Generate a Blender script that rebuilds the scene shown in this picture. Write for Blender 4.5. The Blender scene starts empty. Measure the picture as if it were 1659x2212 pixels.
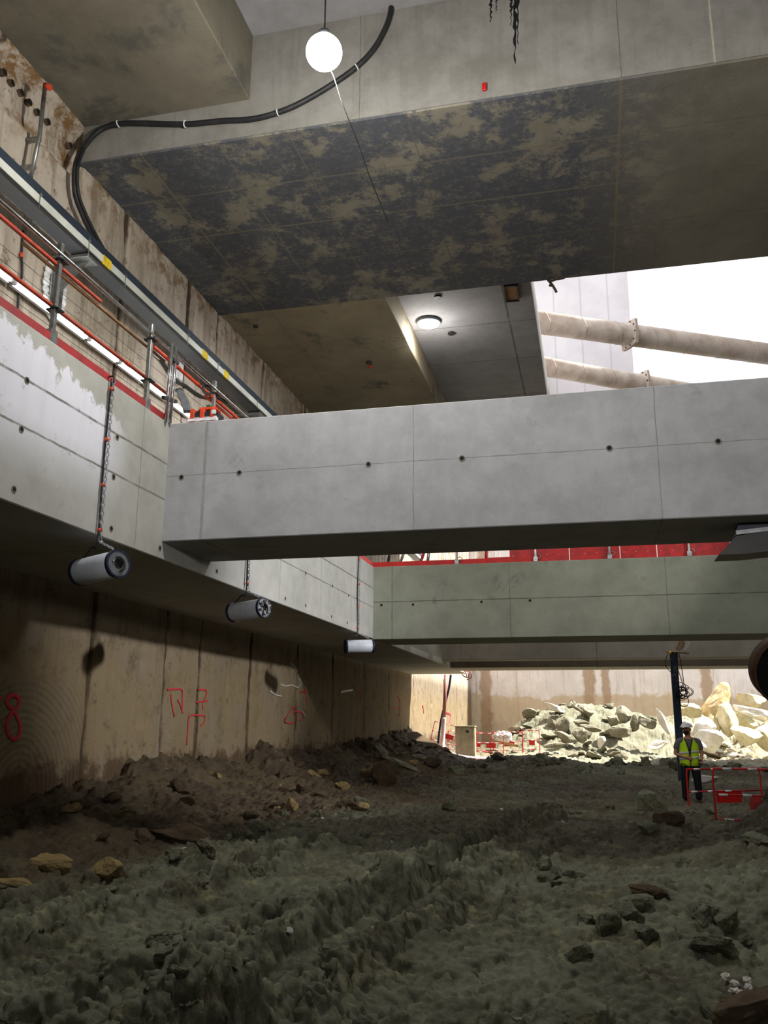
import bpy, bmesh, math, random
import numpy as np
from mathutils import Vector, Matrix, Quaternion

# ------------------------------------------------------------------ camera, sky, sun, exposure
sc = bpy.context.scene
COL = sc.collection
FPX, PITCH, YAW, ROLL = 1861.68, .237484, -.235179, .0066444      # focal length in px of the 1659x2212 frame
fw = Vector((math.sin(YAW)*math.cos(PITCH), math.cos(YAW)*math.cos(PITCH), math.sin(PITCH)))
rt = Vector((math.cos(YAW), -math.sin(YAW), 0)); up = rt.cross(fw)
rt2 = math.cos(ROLL)*rt + math.sin(ROLL)*up; up2 = -math.sin(ROLL)*rt + math.cos(ROLL)*up
cd = bpy.data.cameras.new('camera'); cam = bpy.data.objects.new('camera', cd); COL.objects.link(cam)
cam.matrix_world = Matrix((rt2, up2, -fw)).transposed().to_4x4()
cd.sensor_fit = 'VERTICAL'; cd.sensor_height = 24; cd.lens = FPX/2212*24; cd.clip_start = .1; cd.clip_end = 500
sc.camera = cam

wd = bpy.data.worlds.new('sky'); sc.world = wd; wd.use_nodes = True
wd.node_tree.nodes['Background'].inputs[0].default_value = (.93, .955, 1, 1)
wd.node_tree.nodes['Background'].inputs[1].default_value = 1.7
sd = bpy.data.lights.new('sun', 'SUN'); sd.energy = 19.0; sd.angle = math.radians(2.5); sd.color = (1, .96, .88)
sun = bpy.data.objects.new('sun', sd); COL.objects.link(sun)
sun.rotation_euler = Vector((-.50, -.15, -.80)).to_track_quat('-Z', 'Y').to_euler()
vs = sc.view_settings
vs.view_transform = 'Standard'; vs.look = 'None'; vs.exposure = 0.0; vs.gamma = 1.0
try: vs.use_curve_mapping = False
except Exception: pass
sc.cycles.use_denoising = True
sc.cycles.max_bounces = 10; sc.cycles.diffuse_bounces = 6
sc.cycles.sample_clamp_indirect = 8

def ray(x, y):
    return rt2*(x-829.5) + up2*(1106-y) + fw*FPX
def W(x, y, X=None, Y=None, Z=None):
    d = ray(x, y)
    if X is not None: return d*(X/d.x)
    if Y is not None: return d*(Y/d.y)
    return d*(Z/d.z)

# ------------------------------------------------------------------ materials
def rgb(r, g, b):
    f = lambda c: ((c/255+.055)/1.055)**2.4 if c > 10 else c/255/12.92
    return (f(r), f(g), f(b), 1)
class N:
    def __init__(s, name, world=False):
        s.m = bpy.data.materials.new(name); s.m.use_nodes = True; s.t = s.m.node_tree
        s.b = s.t.nodes['Principled BSDF']; s.tc = s.t.nodes.new('ShaderNodeNewGeometry').outputs['Position'] if world else s.t.nodes.new('ShaderNodeTexCoord').outputs['Object']
    def n(s, ty, **kw):
        nd = s.t.nodes.new(ty)
        for k, v in kw.items(): setattr(nd, k, v)
        return nd
    def link(s, a, b): s.t.links.new(a, b)
    def put(s, sock, v):
        if isinstance(v, bpy.types.NodeSocket): s.link(v, sock)
        else: sock.default_value = v
    def math(s, op, a, b=0, c=None, clamp=False):
        m = s.n('ShaderNodeMath', operation=op, use_clamp=clamp)
        s.put(m.inputs[0], a); s.put(m.inputs[1], b)
        if c is not None: s.put(m.inputs[2], c)
        return m.outputs[0]
    def mapping(s, scale=(1,1,1), loc=(0,0,0)):
        m = s.n('ShaderNodeMapping'); s.link(s.tc, m.inputs[0]); m.inputs['Scale'].default_value = scale
        m.inputs['Location'].default_value = loc; return m.outputs[0]
    def noise(s, scale, detail=6, rough=.6, vec=None, dist=0):
        m = s.n('ShaderNodeTexNoise'); m.inputs['Scale'].default_value = scale; m.inputs['Detail'].default_value = detail
        m.inputs['Roughness'].default_value = rough; m.inputs['Distortion'].default_value = dist
        s.link(vec or s.tc, m.inputs['Vector']); return m.outputs['Fac']
    def ramp(s, fac, a, b, lo=0., hi=1.):
        m = s.n('ShaderNodeMapRange'); s.put(m.inputs[0], fac); m.inputs[1].default_value = a; m.inputs[2].default_value = b
        m.inputs[3].default_value = lo; m.inputs[4].default_value = hi; return m.outputs[0]
    def mix(s, fac, a, b, mode='MIX'):
        m = s.n('ShaderNodeMix', data_type='RGBA', blend_type=mode)
        s.put(m.inputs[0], fac); s.put(m.inputs[6], a); s.put(m.inputs[7], b); return m.outputs[2]
    def xyz(s):
        m = s.n('ShaderNodeSeparateXYZ'); s.link(s.tc, m.inputs[0]); return m.outputs
    def bump(s, h, strength=.3, dist=.02):
        m = s.n('ShaderNodeBump'); m.inputs['Strength'].default_value = strength; m.inputs['Distance'].default_value = dist
        s.put(m.inputs['Height'], h); s.link(m.outputs[0], s.b.inputs['Normal'])
    def done(s, color, rough=.8, metal=0, spec=.3):
        s.put(s.b.inputs['Base Color'], color); s.put(s.b.inputs['Roughness'], rough)
        s.b.inputs['Metallic'].default_value = metal; s.b.inputs['Specular IOR Level'].default_value = spec
        return s.m

def plain(name, c, rough=.5, metal=0, dirt=None, dscale=6, bump=0, spec=.4):
    s = N(name); col = c
    nz = s.noise(dscale, 6, .65)
    d = dirt or (c[0]*.6, c[1]*.58, c[2]*.55, 1)
    col = s.mix(s.ramp(nz, .42, .72), c, d)
    if bump: s.bump(s.noise(40, 4), bump, .005)
    return s.done(col, rough, metal, spec)
def emit(name, c, st):
    s = N(name); s.b.inputs['Emission Color'].default_value = c; s.b.inputs['Emission Strength'].default_value = st
    return s.done(c, .5)
def concrete(name, base, dark, lines=(), bloom=None, cloud=.7, streak=0., streakc=None, rough=.8, pale=None, palef=.6, patch=None, bumpy=.25, blk=None):
    """lines: (axis 0..2, position, half width, colour or None)"""
    s = N(name, True); X = s.xyz()
    c = s.mix(s.ramp(s.noise(cloud, 8, .62), .35, .68), base, dark)
    c = s.mix(.35, c, s.mix(s.ramp(s.noise(cloud*4.3, 6, .7), .4, .65), base, dark))
    fine = s.noise(60, 4, .8)
    c = s.mix(s.ramp(fine, .3, .7, 0, .25), c, dark)
    if pale: c = s.mix(s.ramp(s.noise(1.3, 9, .7, dist=.4), palef, palef+.05, 0, .8), c, pale)
    if patch:
        pc, lo, sc_ = patch
        c = s.mix(s.ramp(s.noise(sc_, 10, .72, dist=.3), lo, lo+.09, 0, .85), c, pc)
    if bloom:                                     # lime bloom left by running water on the near stretch
        e = s.math('ADD', X[2], s.math('MULTIPLY', s.math('SUBTRACT', s.noise(1.6, 10, .72), .5), 1.1))
        yk = s.math('ADD', s.math('MULTIPLY', X[1], .17), 0)
        hi_ = s.math('SUBTRACT', 5.40, yk)
        f1 = s.ramp(s.math('SUBTRACT', e, hi_), .02, -.03); f2 = s.ramp(X[1], 10.1, 9.3); f3 = s.ramp(s.noise(3.2, 8, .7), .70, .60)
        c = s.mix(s.math('MULTIPLY', s.math('MULTIPLY', f1, f2), s.math('MULTIPLY', f3, s.ramp(X[2], 2.6, 3.3, .1, .9))), c, bloom)
    if blk:                                       # shuttering panels that came out dark, with spotted edges
        (x0, x1, pc) = blk
        m = s.ramp(s.noise(.8, 10, .78, dist=.1), .43, .49)
        fx = s.math('MULTIPLY', s.ramp(X[0], x1, x1-2.5), m)
        sp = s.ramp(s.noise(7, 7, .85), .38, .5, .45, 1.)
        c = s.mix(s.math('MULTIPLY', fx, sp), c, pc)
    if streak:
        v = s.mapping((5, 5, .35)); st = s.noise(1.1, 6, .7, v)
        c = s.mix(s.ramp(st, .5, .68, 0, streak), c, streakc or dark)
    wob = s.math('MULTIPLY', s.math('SUBTRACT', s.noise(3.5, 3), .5), .03)
    for ax, pos, hw, lc in lines:
        d = s.math('ABSOLUTE', s.math('ADD', s.math('SUBTRACT', X[ax], pos), wob))
        f = s.math('MULTIPLY', s.ramp(d, hw*.4, hw, 1, 0), s.ramp(s.noise(2.7, 5, .7), .3, .55, .35, .9))
        c = s.mix(f, c, lc or tuple(v*.68 for v in dark[:3])+(1,))
    # small blow holes
    vo = s.n('ShaderNodeTexVoronoi'); vo.inputs['Scale'].default_value = 9; s.link(s.tc, vo.inputs['Vector'])
    h = s.math('ADD', s.math('MULTIPLY', fine, .3), s.noise(6, 6, .6))
    h = s.math('SUBTRACT', h, s.ramp(vo.outputs['Distance'], .04, .1, .6, 0))
    s.bump(h, bumpy, .02)
    return s.done(c, rough, 0, .25)

M = {}
M['steel'] = plain('galvanised steel', rgb(160,162,160), .35, .8, rgb(95,92,88))
M['shiny'] = plain('bright steel tube', rgb(205,206,208), .2, .9, rgb(140,140,140))
M['orange'] = plain('orange plastic', rgb(205,70,38), .45, 0, rgb(150,52,32))
M['red'] = plain('red painted metal', rgb(198,24,26), .45, 0, rgb(135,22,22))
M['redboard'] = plain('red painted board', rgb(205,40,38), .55, 0, rgb(165,40,34), 3)
M['dullred'] = plain('dull red board edge', rgb(165,42,45), .6, 0, rgb(120,40,40), 3)
M['white'] = plain('white paint', rgb(225,225,228), .5, 0, rgb(170,168,160))
M['yellow'] = plain('yellow sticker', rgb(228,196,40), .5)
M['dark'] = plain('dark rubber', rgb(26,27,30), .55, 0, rgb(48,46,44))
M['black'] = plain('black void', rgb(12,11,10), .9)
M['blue'] = N('blue flaked paint')
_s = M['blue']; M['blue'] = (_s.bump(_s.noise(30, 5), .3, .01), _s.done(_s.mix(_s.ramp(_s.noise(5, 8, .7), .55, .6), rgb(30,44,66), rgb(84,84,78)), .55))[1]
M['rust'] = plain('rusty steel', rgb(92,66,44), .75, .3, rgb(52,38,28), 4, .3)
M['trayface'] = plain('pale enamelled lip', rgb(222,224,214), .35, .2, rgb(196,198,188), 1.5)
M['trayunder'] = plain('grey sheet metal', rgb(98,100,104), .5, .3, rgb(84,86,90), .8)
M['traydark'] = plain('dark blue-grey sheet', rgb(52,62,74), .45, .2, rgb(40,48,58), .8)
M['wood'] = plain('raw timber', rgb(170,140,100), .8, 0, rgb(110,85,58), 4, .3)
M['ply'] = plain('brown plywood', rgb(148,108,72), .8, 0, rgb(110,78,50), 4, .3)
M['pipe'] = plain('cream painted steel pipe', rgb(216,202,190), .55, .05, rgb(170,150,134), 1.4, .15)
M['tubew'] = plain('white polymer casing', rgb(205,208,216), .45, 0, rgb(168,172,182), 2)
M['navy'] = plain('dark navy band', rgb(26,32,58), .5)
M['grey'] = plain('grey plate', rgb(120,124,130), .5, .4)
M['cab'] = plain('khaki enamel cabinet', rgb(152,146,122), .55, .1, rgb(118,110,88), 3)
M['pink'] = plain('pinkish white ribbed hose', rgb(212,186,196), .5, 0, rgb(178,140,150), 3)
M['pinkred'] = plain('faded red pipe', rgb(150,92,90), .5, 0, rgb(120,76,72), 3)
M['tarp'] = plain('crumpled white plastic', rgb(225,225,228), .4, 0, rgb(190,190,195), 9, .5)
M['spray'] = plain('red spray paint', rgb(205,38,52), .7, 0, rgb(150,60,55), 9)
M['whitepaint'] = plain('white paint scribble', rgb(190,188,180), .8, 0, rgb(140,134,120), 12)
M['green'] = plain('green safety sign', rgb(40,150,90), .5)
M['lamp'] = emit('lit lamp diffuser', (1, .99, .93, 1), 26)
M['tubelit'] = emit('lit fluorescent tube', (.93, 1, .96, 1), 9)
M['darksteel'] = plain('dark painted steel', rgb(44,44,46), .5, .3, rgb(62,56,50), 3)
M['palesteel'] = plain('pale worn steel', rgb(170,172,178), .5, .3, rgb(120,120,125), 6)

GR = rgb
M['waler'] = concrete('smooth grey waler concrete', GR(186,184,178), GR(150,150,142),
    lines=[(2,3.65,.022,GR(96,94,86)), (2,3.11,.02,GR(110,108,98)), (1,10.35,.014,None), (1,16.0,.014,None), (1,18.7,.014,None), (1,21.3,.014,None), (1,5.9,.014,None)],
    cloud=.55, bloom=GR(228,228,238), pale=GR(214,216,222), palef=.66, streak=.12, bumpy=.12)
_n = M['waler'].node_tree
M['beam'] = concrete('smooth cast beam concrete', GR(176,176,180), GR(138,138,138),
    lines=[(2,3.46,.008,GR(112,112,110)), (0,-5.35,.03,GR(128,128,126)), (0,-2.25,.008,None), (0,.95,.008,None)], cloud=.6, streak=.15, patch=(GR(122,121,117), .60, 1.1), bumpy=.1)
M['beam2'] = concrete('greenish cast beam concrete', GR(160,164,148), GR(126,130,116),
    lines=[(2,3.26,.02,GR(84,84,72)), (0,-5.4,.03,GR(118,120,108)), (0,-2.1,.015,None), (0,2.0,.015,None)], cloud=.5, patch=(GR(112,114,104), .60, .9), bumpy=.1)
M['beam3'] = concrete('plain cast beam concrete', GR(168,160,148), GR(140,132,120), lines=[(0,-5.2,.03,None), (0,0.2,.03,None)], cloud=.5, streak=.2)
M['slab'] = concrete('old soffit concrete', GR(158,146,122), GR(126,116,96), cloud=.5, patch=(GR(88,86,78), .56, .6),
    lines=[(0,-7.4,.02,GR(120,112,96)), (1,8.4,.02,None), (1,23.5,.01,None), (1,29,.01,None)], bumpy=.35)
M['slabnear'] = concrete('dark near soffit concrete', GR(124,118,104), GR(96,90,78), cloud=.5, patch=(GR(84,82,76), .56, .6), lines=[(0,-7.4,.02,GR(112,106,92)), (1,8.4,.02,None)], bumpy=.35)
M['slabgrey'] = concrete('grey soffit concrete', GR(166,164,166), GR(134,132,132), cloud=.6,
    lines=[(1,21.9,.03,GR(104,104,104)), (1,24.4,.03,GR(104,104,104)), (1,27.4,.03,GR(104,104,104)), (1,31,.03,GR(104,104,104)), (0,-1.75,.035,GR(92,94,92))], streak=.1)
M['deep'] = concrete('stained deep beam concrete', GR(142,137,123), GR(114,108,95), cloud=.5, blk=(0, 2.6, GR(80,82,88)),
    lines=[(0,-7.5,.03,GR(126,120,102)), (0,-6.0,.02,GR(118,112,98)), (0,-4.7,.02,GR(112,106,94)), (1,13.6,.03,GR(118,112,98)), (1,15.0,.03,GR(124,116,100)), (1,16.5,.03,GR(112,106,94)), (0,.9,.03,GR(126,116,92)), (0,-2.6,.02,GR(98,94,84))],
    patch=(GR(112,98,84), .62, .9), bumpy=.4)
M['deepface'] = concrete('pale beam face concrete', GR(156,153,147), GR(112,109,102), cloud=.45, patch=(GR(90,86,78), .62, .5), streak=.25, streakc=GR(100,96,88), lines=[(0,.9,.012,None),(0,-3.4,.01,None), (0, 2.3, .02, GR(190,182,160))])

def wall_mat(name, rings):
    s = N(name); X = s.xyz()
    base, tan, darkc = GR(172,160,144), GR(164,148,110), GR(88,76,62)
    c = s.mix(s.ramp(s.noise(.5, 8, .65), .4, .62), base, GR(186,174,160))
    ms = s.mapping((3.5, 3.5, .16)); st = s.noise(1.2, 8, .72, ms)
    c = s.mix(s.ramp(st, .48, .66, 0, .7), c, GR(112,98,82))
    st2 = s.noise(2.3, 6, .7, s.mapping((4, 4, .22), (7, 3, 1)))
    c = s.mix(s.ramp(st2, .58, .70, 0, .55), c, GR(206,198,186))
    c = s.mix(s.ramp(X[2], 2.6, 2.0, 0, .72), c, GR(96,82,60))
    c = s.mix(s.math('MULTIPLY', s.ramp(X[2], 2.2, 1.6), s.ramp(s.noise(1.7, 10, .78), .52, .60, 0, .6)), c, GR(72,60,44))
    tanm = s.math('MULTIPLY', s.ramp(X[2], 1.9, .9), s.ramp(s.noise(.8, 8, .7), .36, .5))
    c = s.mix(s.math('MULTIPLY', tanm, .6), c, GR(132,114,80))
    c = s.mix(s.ramp(s.noise(3.2, 9, .75), .58, .64, 0, .7), c, darkc)
    c = s.mix(s.ramp(s.noise(1.1, 9, .75), .55, .62, 0, .5), c, GR(124,108,88))
    c = s.mix(s.math('MULTIPLY', s.ramp(X[2], 9.0, 9.9), s.ramp(s.noise(2.2, 9, .75), .48, .6)), c, GR(120,92,58))
    # earth clinging to the foot of the wall
    foot = s.math('ADD', X[2], s.math('MULTIPLY', s.noise(1.6, 9, .75), -2.2))
    c = s.mix(s.ramp(foot, -1.75, -2.0), c, GR(84,66,48))
    for J in JOINTS:
        d = s.math('ABSOLUTE', s.math('ADD', s.math('SUBTRACT', X[1] if rings else X[0], J), s.math('MULTIPLY', s.math('SUBTRACT', s.noise(1.2, 5, .7), .5), .22)))
        c = s.mix(s.math('MULTIPLY', s.ramp(d, .03, .09, 1, 0), s.ramp(s.noise(1.1, 6, .7), .3, .5, .4, 1)), c, GR(70,56,42))
    h = s.math('ADD', s.noise(4, 9, .7), s.math('MULTIPLY', st, .8))
    if rings:
        dy = s.math('SUBTRACT', X[1], 12.2); dz = s.math('MULTIPLY', s.math('ADD', X[2], 1.15), .95)
        r = s.math('SQRT', s.math('ADD', s.math('MULTIPLY', dy, dy), s.math('MULTIPLY', dz, dz)))
        wv = s.math('SINE', s.math('ADD', s.math('MULTIPLY', r, 62), s.math('MULTIPLY', s.noise(2, 3), 3)))
        msk = s.math('MULTIPLY', s.ramp(X[1], 13.9, 13.75), s.math('MULTIPLY', s.ramp(X[2], .8, .4), s.ramp(r, .25, .4)))
        wv = s.math('MULTIPLY', wv, msk)
        c = s.mix(s.math('MULTIPLY', s.ramp(wv, .2, 1, 0, .35), 1), c, GR(112,98,80))
        h = s.math('ADD', h, s.math('MULTIPLY', wv, .35))
    s.bump(h, .5, .035)
    return s.done(c, .85, 0, .2)
JOINTS = [9.9, 13.9, 16.75, 18.4, 21.45, 25.2, 28.95, 33.2, 37.5, 42.8, 47.5, 52, 57]
M['wall'] = wall_mat('diaphragm wall concrete', True)
def back_mat():
    s = N('streaked far wall concrete'); X = s.xyz()
    c = s.mix(s.ramp(s.noise(.4, 8, .65), .4, .62), GR(214,206,204), GR(232,224,224))
    st = s.noise(1.2, 8, .72, s.mapping((2.4, 2.4, .1)))
    c = s.mix(s.ramp(st, .5, .66, 0, .6), c, GR(168,150,134))
    e = s.math('ADD', X[2], s.math('MULTIPLY', s.noise(.5, 8, .65), -3.))
    c = s.mix(s.ramp(e, .45, .2, 0, .7), c, GR(182,158,122))
    for J, w in ((-7.6, .5), (-.3, .5), (.9, .35), (7.6, .4)):
        d = s.math('ABSOLUTE', s.math('ADD', s.math('SUBTRACT', X[0], J), s.math('MULTIPLY', s.math('SUBTRACT', s.noise(1.2, 5, .7), .5), .8)))
        c = s.mix(s.ramp(d, w*.6, w, .8, 0), c, GR(160,132,104))
    s.bump(s.math('ADD', s.noise(3, 9, .7), st), .5, .04)
    return s.done(c, .85, 0, .2)
M['back'] = back_mat()
def soil_mat():
    s = N('churned clay'); 
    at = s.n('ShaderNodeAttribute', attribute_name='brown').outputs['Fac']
    dr = s.n('ShaderNodeAttribute', attribute_name='dry_and_shade').outputs['Fac']
    g = s.mix(s.ramp(s.noise(.9, 8, .65), .38, .62), GR(122,124,104), GR(84,82,64))
    g = s.mix(s.ramp(s.noise(2.6, 8, .75), .54, .66, 0, .75), g, GR(152,148,112))
    g = s.mix(s.ramp(s.noise(5, 7, .7), .6, .72, 0, .6), g, GR(92,72,50))
    g = s.mix(s.ramp(s.noise(6, 7, .7), .42, .60, 0, .3), g, GR(50,48,36))
    g = s.mix(s.ramp(s.noise(9, 8, .8), .58, .66, 0, .4), g, GR(150,150,124))
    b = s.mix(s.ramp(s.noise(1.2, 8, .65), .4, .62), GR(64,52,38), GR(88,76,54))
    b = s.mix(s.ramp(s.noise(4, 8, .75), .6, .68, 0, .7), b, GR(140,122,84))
    d = s.mix(s.ramp(s.noise(.8, 8, .7), .4, .6), GR(158,154,132), GR(116,108,84))
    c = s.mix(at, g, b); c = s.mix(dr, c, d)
    c = s.mix(s.ramp(s.noise(14, 4, .8), .66, .72, 0, .5), c, GR(150,146,120))
    vo = s.n('ShaderNodeTexVoronoi'); vo.inputs['Scale'].default_value = 16; s.link(s.tc, vo.inputs['Vector'])
    s.bump(s.math('ADD', s.math('ADD', s.noise(11, 8, .75), s.math('MULTIPLY', vo.outputs['Distance'], -.4)), s.math('MULTIPLY', s.noise(45, 5, .8), .4)), .8, .03)
    return s.done(c, s.ramp(s.noise(3, 4), .3, .7, .62, .9), 0, .3)
M['soil'] = soil_mat()
def rock_mat(name, a, b, c2):
    s = N(name)
    c = s.mix(s.ramp(s.noise(2.5, 8, .7), .4, .62), a, b)
    c = s.mix(s.ramp(s.noise(6, 8, .75), .58, .66, 0, .7), c, c2)
    s.bump(s.math('ADD', s.noise(8, 8, .75), s.math('MULTIPLY', s.noise(40, 4, .8), .3)), .7, .04)
    return s.done(c, .9, 0, .2)
M['limestone'] = rock_mat('pale yellow limestone', GR(208,200,170), GR(186,174,136), GR(150,136,104))
M['greyrock'] = rock_mat('grey broken concrete', GR(136,132,116), GR(108,102,86), GR(74,68,56))
M['whiterock'] = rock_mat('white broken slab', GR(216,212,206), GR(196,190,182), GR(150,140,124))
M['brownrock'] = rock_mat('brown muddy rock', GR(88,74,56), GR(70,58,44), GR(54,46,36))
M['ochrerock'] = rock_mat('ochre stone', GR(146,126,84), GR(122,104,70), GR(92,78,56))
M['clod'] = rock_mat('grey green clay', GR(112,115,96), GR(90,90,72), GR(136,132,104))
M['orangerock'] = rock_mat('orange streaked limestone', GR(206,192,158), GR(196,158,104), GR(158,128,88))

# ------------------------------------------------------------------ mesh helpers
class B:
    """collects geometry in world coordinates, built as one mesh object under an optional parent Empty"""
    def __init__(s): s.bm = bmesh.new(); s.sm = False
    def box(s, x0, x1, y0, y1, z0, z1, rot=None, piv=None):
        r = bmesh.ops.create_cube(s.bm, size=1)['verts']
        c = Vector(((x0+x1)/2, (y0+y1)/2, (z0+z1)/2))
        for v in r:
            v.co = Vector((v.co.x*(x1-x0), v.co.y*(y1-y0), v.co.z*(z1-z0))) + c
            if rot is not None: v.co = rot @ (v.co-(piv or c)) + (piv or c)
        return s
    def bar(s, a, b, w, h, upv=(0,0,1)):
        a = Vector(a); b = Vector(b); d = (b-a); L = d.length; d.normalize()
        u = Vector(upv); sd_ = d.cross(u)
        if sd_.length < 1e-4: u = Vector((0,1,0)); sd_ = d.cross(u)
        sd_.normalize(); u = sd_.cross(d)
        vs_ = [s.bm.verts.new(p + sd_*i*w/2 + u*j*h/2) for p in (a, b) for i, j in ((-1,-1),(1,-1),(1,1),(-1,1))]
        for f in ((0,1,2,3),(7,6,5,4),(0,4,5,1),(1,5,6,2),(2,6,7,3),(3,7,4,0)): s.bm.faces.new([vs_[k] for k in f])
        return s
    def tube(s, pts, r, n=10, cap=True):
        pts = [Vector(p) for p in pts]; rings = []; prev = None
        for i, p in enumerate(pts):
            t = (pts[min(i+1, len(pts)-1)]-pts[max(i-1, 0)]).normalized()
            if prev is None:
                u = t.orthogonal().normalized()
            else:
                u = (prev - t*prev.dot(t))
                u = u.normalized() if u.length > 1e-5 else t.orthogonal().normalized()
            prev = u; v = t.cross(u); rr = r[i] if isinstance(r, (list, tuple)) else r
            rings.append([s.bm.verts.new(p + (u*math.cos(a)+v*math.sin(a))*rr) for a in [2*math.pi*k/n for k in range(n)]])
        for a, b in zip(rings, rings[1:]):
            for k in range(n): s.bm.faces.new((a[k], a[(k+1)%n], b[(k+1)%n], b[k])).smooth = True
        if cap: s.bm.faces.new(rings[0][::-1]); s.bm.faces.new(rings[-1])
        return s
    def pipe(s, a, b, ro, ri, n=40):
        a = Vector(a); b = Vector(b); t = (b-a).normalized(); u = t.orthogonal().normalized(); v = t.cross(u)
        R = [[s.bm.verts.new(p+(u*math.cos(q)+v*math.sin(q))*r) for q in [2*math.pi*k/n for k in range(n)]] for p, r in ((a,ro),(b,ro),(b,ri),(a,ri))]
        for i in range(4):
            x, y = R[i], R[(i+1)%4]
            for k in range(n):
                f = s.bm.faces.new((x[k], x[(k+1)%n], y[(k+1)%n], y[k])); f.smooth = i in (0, 2)
        return s
    def torus(s, c, axis, R, r, n=12, m=6, sx=1.):
        q = Vector(axis).to_track_quat('Z', 'Y'); c = Vector(c); g = []
        for i in range(n):
            a = 2*math.pi*i/n
            g.append([s.bm.verts.new(c + q @ Vector(((R+r*math.cos(b))*math.cos(a), (R+r*math.cos(b))*math.sin(a)*sx, r*math.sin(b)))) for b in [2*math.pi*j/m for j in range(m)]])
        for i in range(n):
            for j in range(m): s.bm.faces.new((g[i][j], g[(i+1)%n][j], g[(i+1)%n][(j+1)%m], g[i][(j+1)%m])).smooth = True
        return s
    def prism(s, poly, ext):
        ext = Vector(ext); a = [s.bm.verts.new(Vector(p)) for p in poly]; b = [s.bm.verts.new(Vector(p)+ext) for p in poly]
        s.bm.faces.new(a[::-1]); s.bm.faces.new(b); n = len(a)
        for k in range(n): s.bm.faces.new((a[k], a[(k+1)%n], b[(k+1)%n], b[k]))
        return s
    def ball(s, c, r, sc_=(1,1,1), sub=3, rot=None):
        vs_ = bmesh.ops.create_icosphere(s.bm, subdivisions=sub, radius=r)['verts']
        for v in vs_:
            v.co = Vector((v.co.x*sc_[0], v.co.y*sc_[1], v.co.z*sc_[2]))
            if rot is not None: v.co = rot @ v.co
            v.co += Vector(c)
            for f in v.link_faces: f.smooth = True
        return s
    def disc(s, c, nrm, r, th=.01, n=24):
        nrm = Vector(nrm).normalized(); return s.tube([Vector(c)-nrm*th/2, Vector(c)+nrm*th/2], r, n)
    def bevel(s, w, seg=1):
        bmesh.ops.bevel(s.bm, geom=s.bm.edges[:], offset=w, segments=seg, affect='EDGES', clamp_overlap=True); return s
    def build(s, name, mat, parent=None, **props):
        bmesh.ops.recalc_face_normals(s.bm, faces=s.bm.faces[:])
        me = bpy.data.meshes.new(name); off = Vector((0,0,0))
        if parent is not None:
            p = parent
            while p is not None: off += p.location; p = p.parent
        org = Vector((0,0,0))
        if parent is None and props.get('origin') is not None: org = Vector(props.pop('origin'))
        props.pop('origin', None)
        for v in s.bm.verts: v.co -= off+org
        s.bm.to_mesh(me); s.bm.free()
        me.materials.append(M[mat] if isinstance(mat, str) else mat)
        o = bpy.data.objects.new(name, me); COL.objects.link(o); o.location = org
        if parent is not None: o.parent = parent
        for k, v in props.items(): o[k] = v
        return o
def thing(name, label, cat, loc=(0,0,0), group=None):
    o = bpy.data.objects.new(name, None); COL.objects.link(o); o.location = Vector(loc); o.empty_display_size = .2
    o['label'] = label; o['category'] = cat
    if group: o['group'] = group
    return o
def tag(o, label, cat, group=None):
    o['label'] = label; o['category'] = cat
    if group: o['group'] = group
    return o
def kids(o): return [c for c in COL.objects if c.parent == o]
def dup(o, parent=None):
    c = o.copy(); COL.objects.link(c); c.parent = parent
    for ch in kids(o): dup(ch, c)
    return c
def smooth_path(pts, n=8):
    pts = [Vector(p) for p in pts]; out = []
    P = [pts[0]] + pts + [pts[-1]]
    for i in range(1, len(P)-2):
        a, b, c, d = P[i-1], P[i], P[i+1], P[i+2]
        for k in range(n):
            t = k/n
            out.append(.5*((2*b)+(c-a)*t+(2*a-5*b+4*c-d)*t*t+(3*b-a-3*c+d)*t**3))
    out.append(pts[-1]); return out

# ------------------------------------------------------------------ numpy noise and the terrain
def _h(i, j, s):
    n = (i.astype(np.int64)*374761393 + j.astype(np.int64)*668265263 + s*1442695041) & 0x7fffffff
    n = ((n ^ (n >> 13))*1274126177) & 0x7fffffff
    return ((n ^ (n >> 16)) & 0xffff)/65535.
def vn(x, y, s=0):
    i = np.floor(x); j = np.floor(y); u = x-i; v = y-j; u = u*u*(3-2*u); v = v*v*(3-2*v)
    i = i.astype(np.int64); j = j.astype(np.int64)
    return (_h(i,j,s)*(1-u)+_h(i+1,j,s)*u)*(1-v)+(_h(i,j+1,s)*(1-u)+_h(i+1,j+1,s)*u)*v
def fbm(x, y, o=4, s=0):
    t = 0; a = .5
    for k in range(o): t = t + a*(vn(x*2**k, y*2**k, s+k)-.5)*2; a *= .5
    return t
def worley(x, y, s=0):
    i = np.floor(x).astype(np.int64); j = np.floor(y).astype(np.int64); best = np.full(x.shape, 9.)
    for di in (-1,0,1):
        for dj in (-1,0,1):
            a = i+di; b = j+dj
            d = (a+_h(a,b,s)-x)**2 + (b+_h(a,b,s+77)-y)**2
            best = np.minimum(best, d)
    return np.sqrt(best)
def sstep(x, a, b):
    t = np.clip((x-a)/(b-a), 0, 1); return t*t*(3-2*t)
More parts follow.
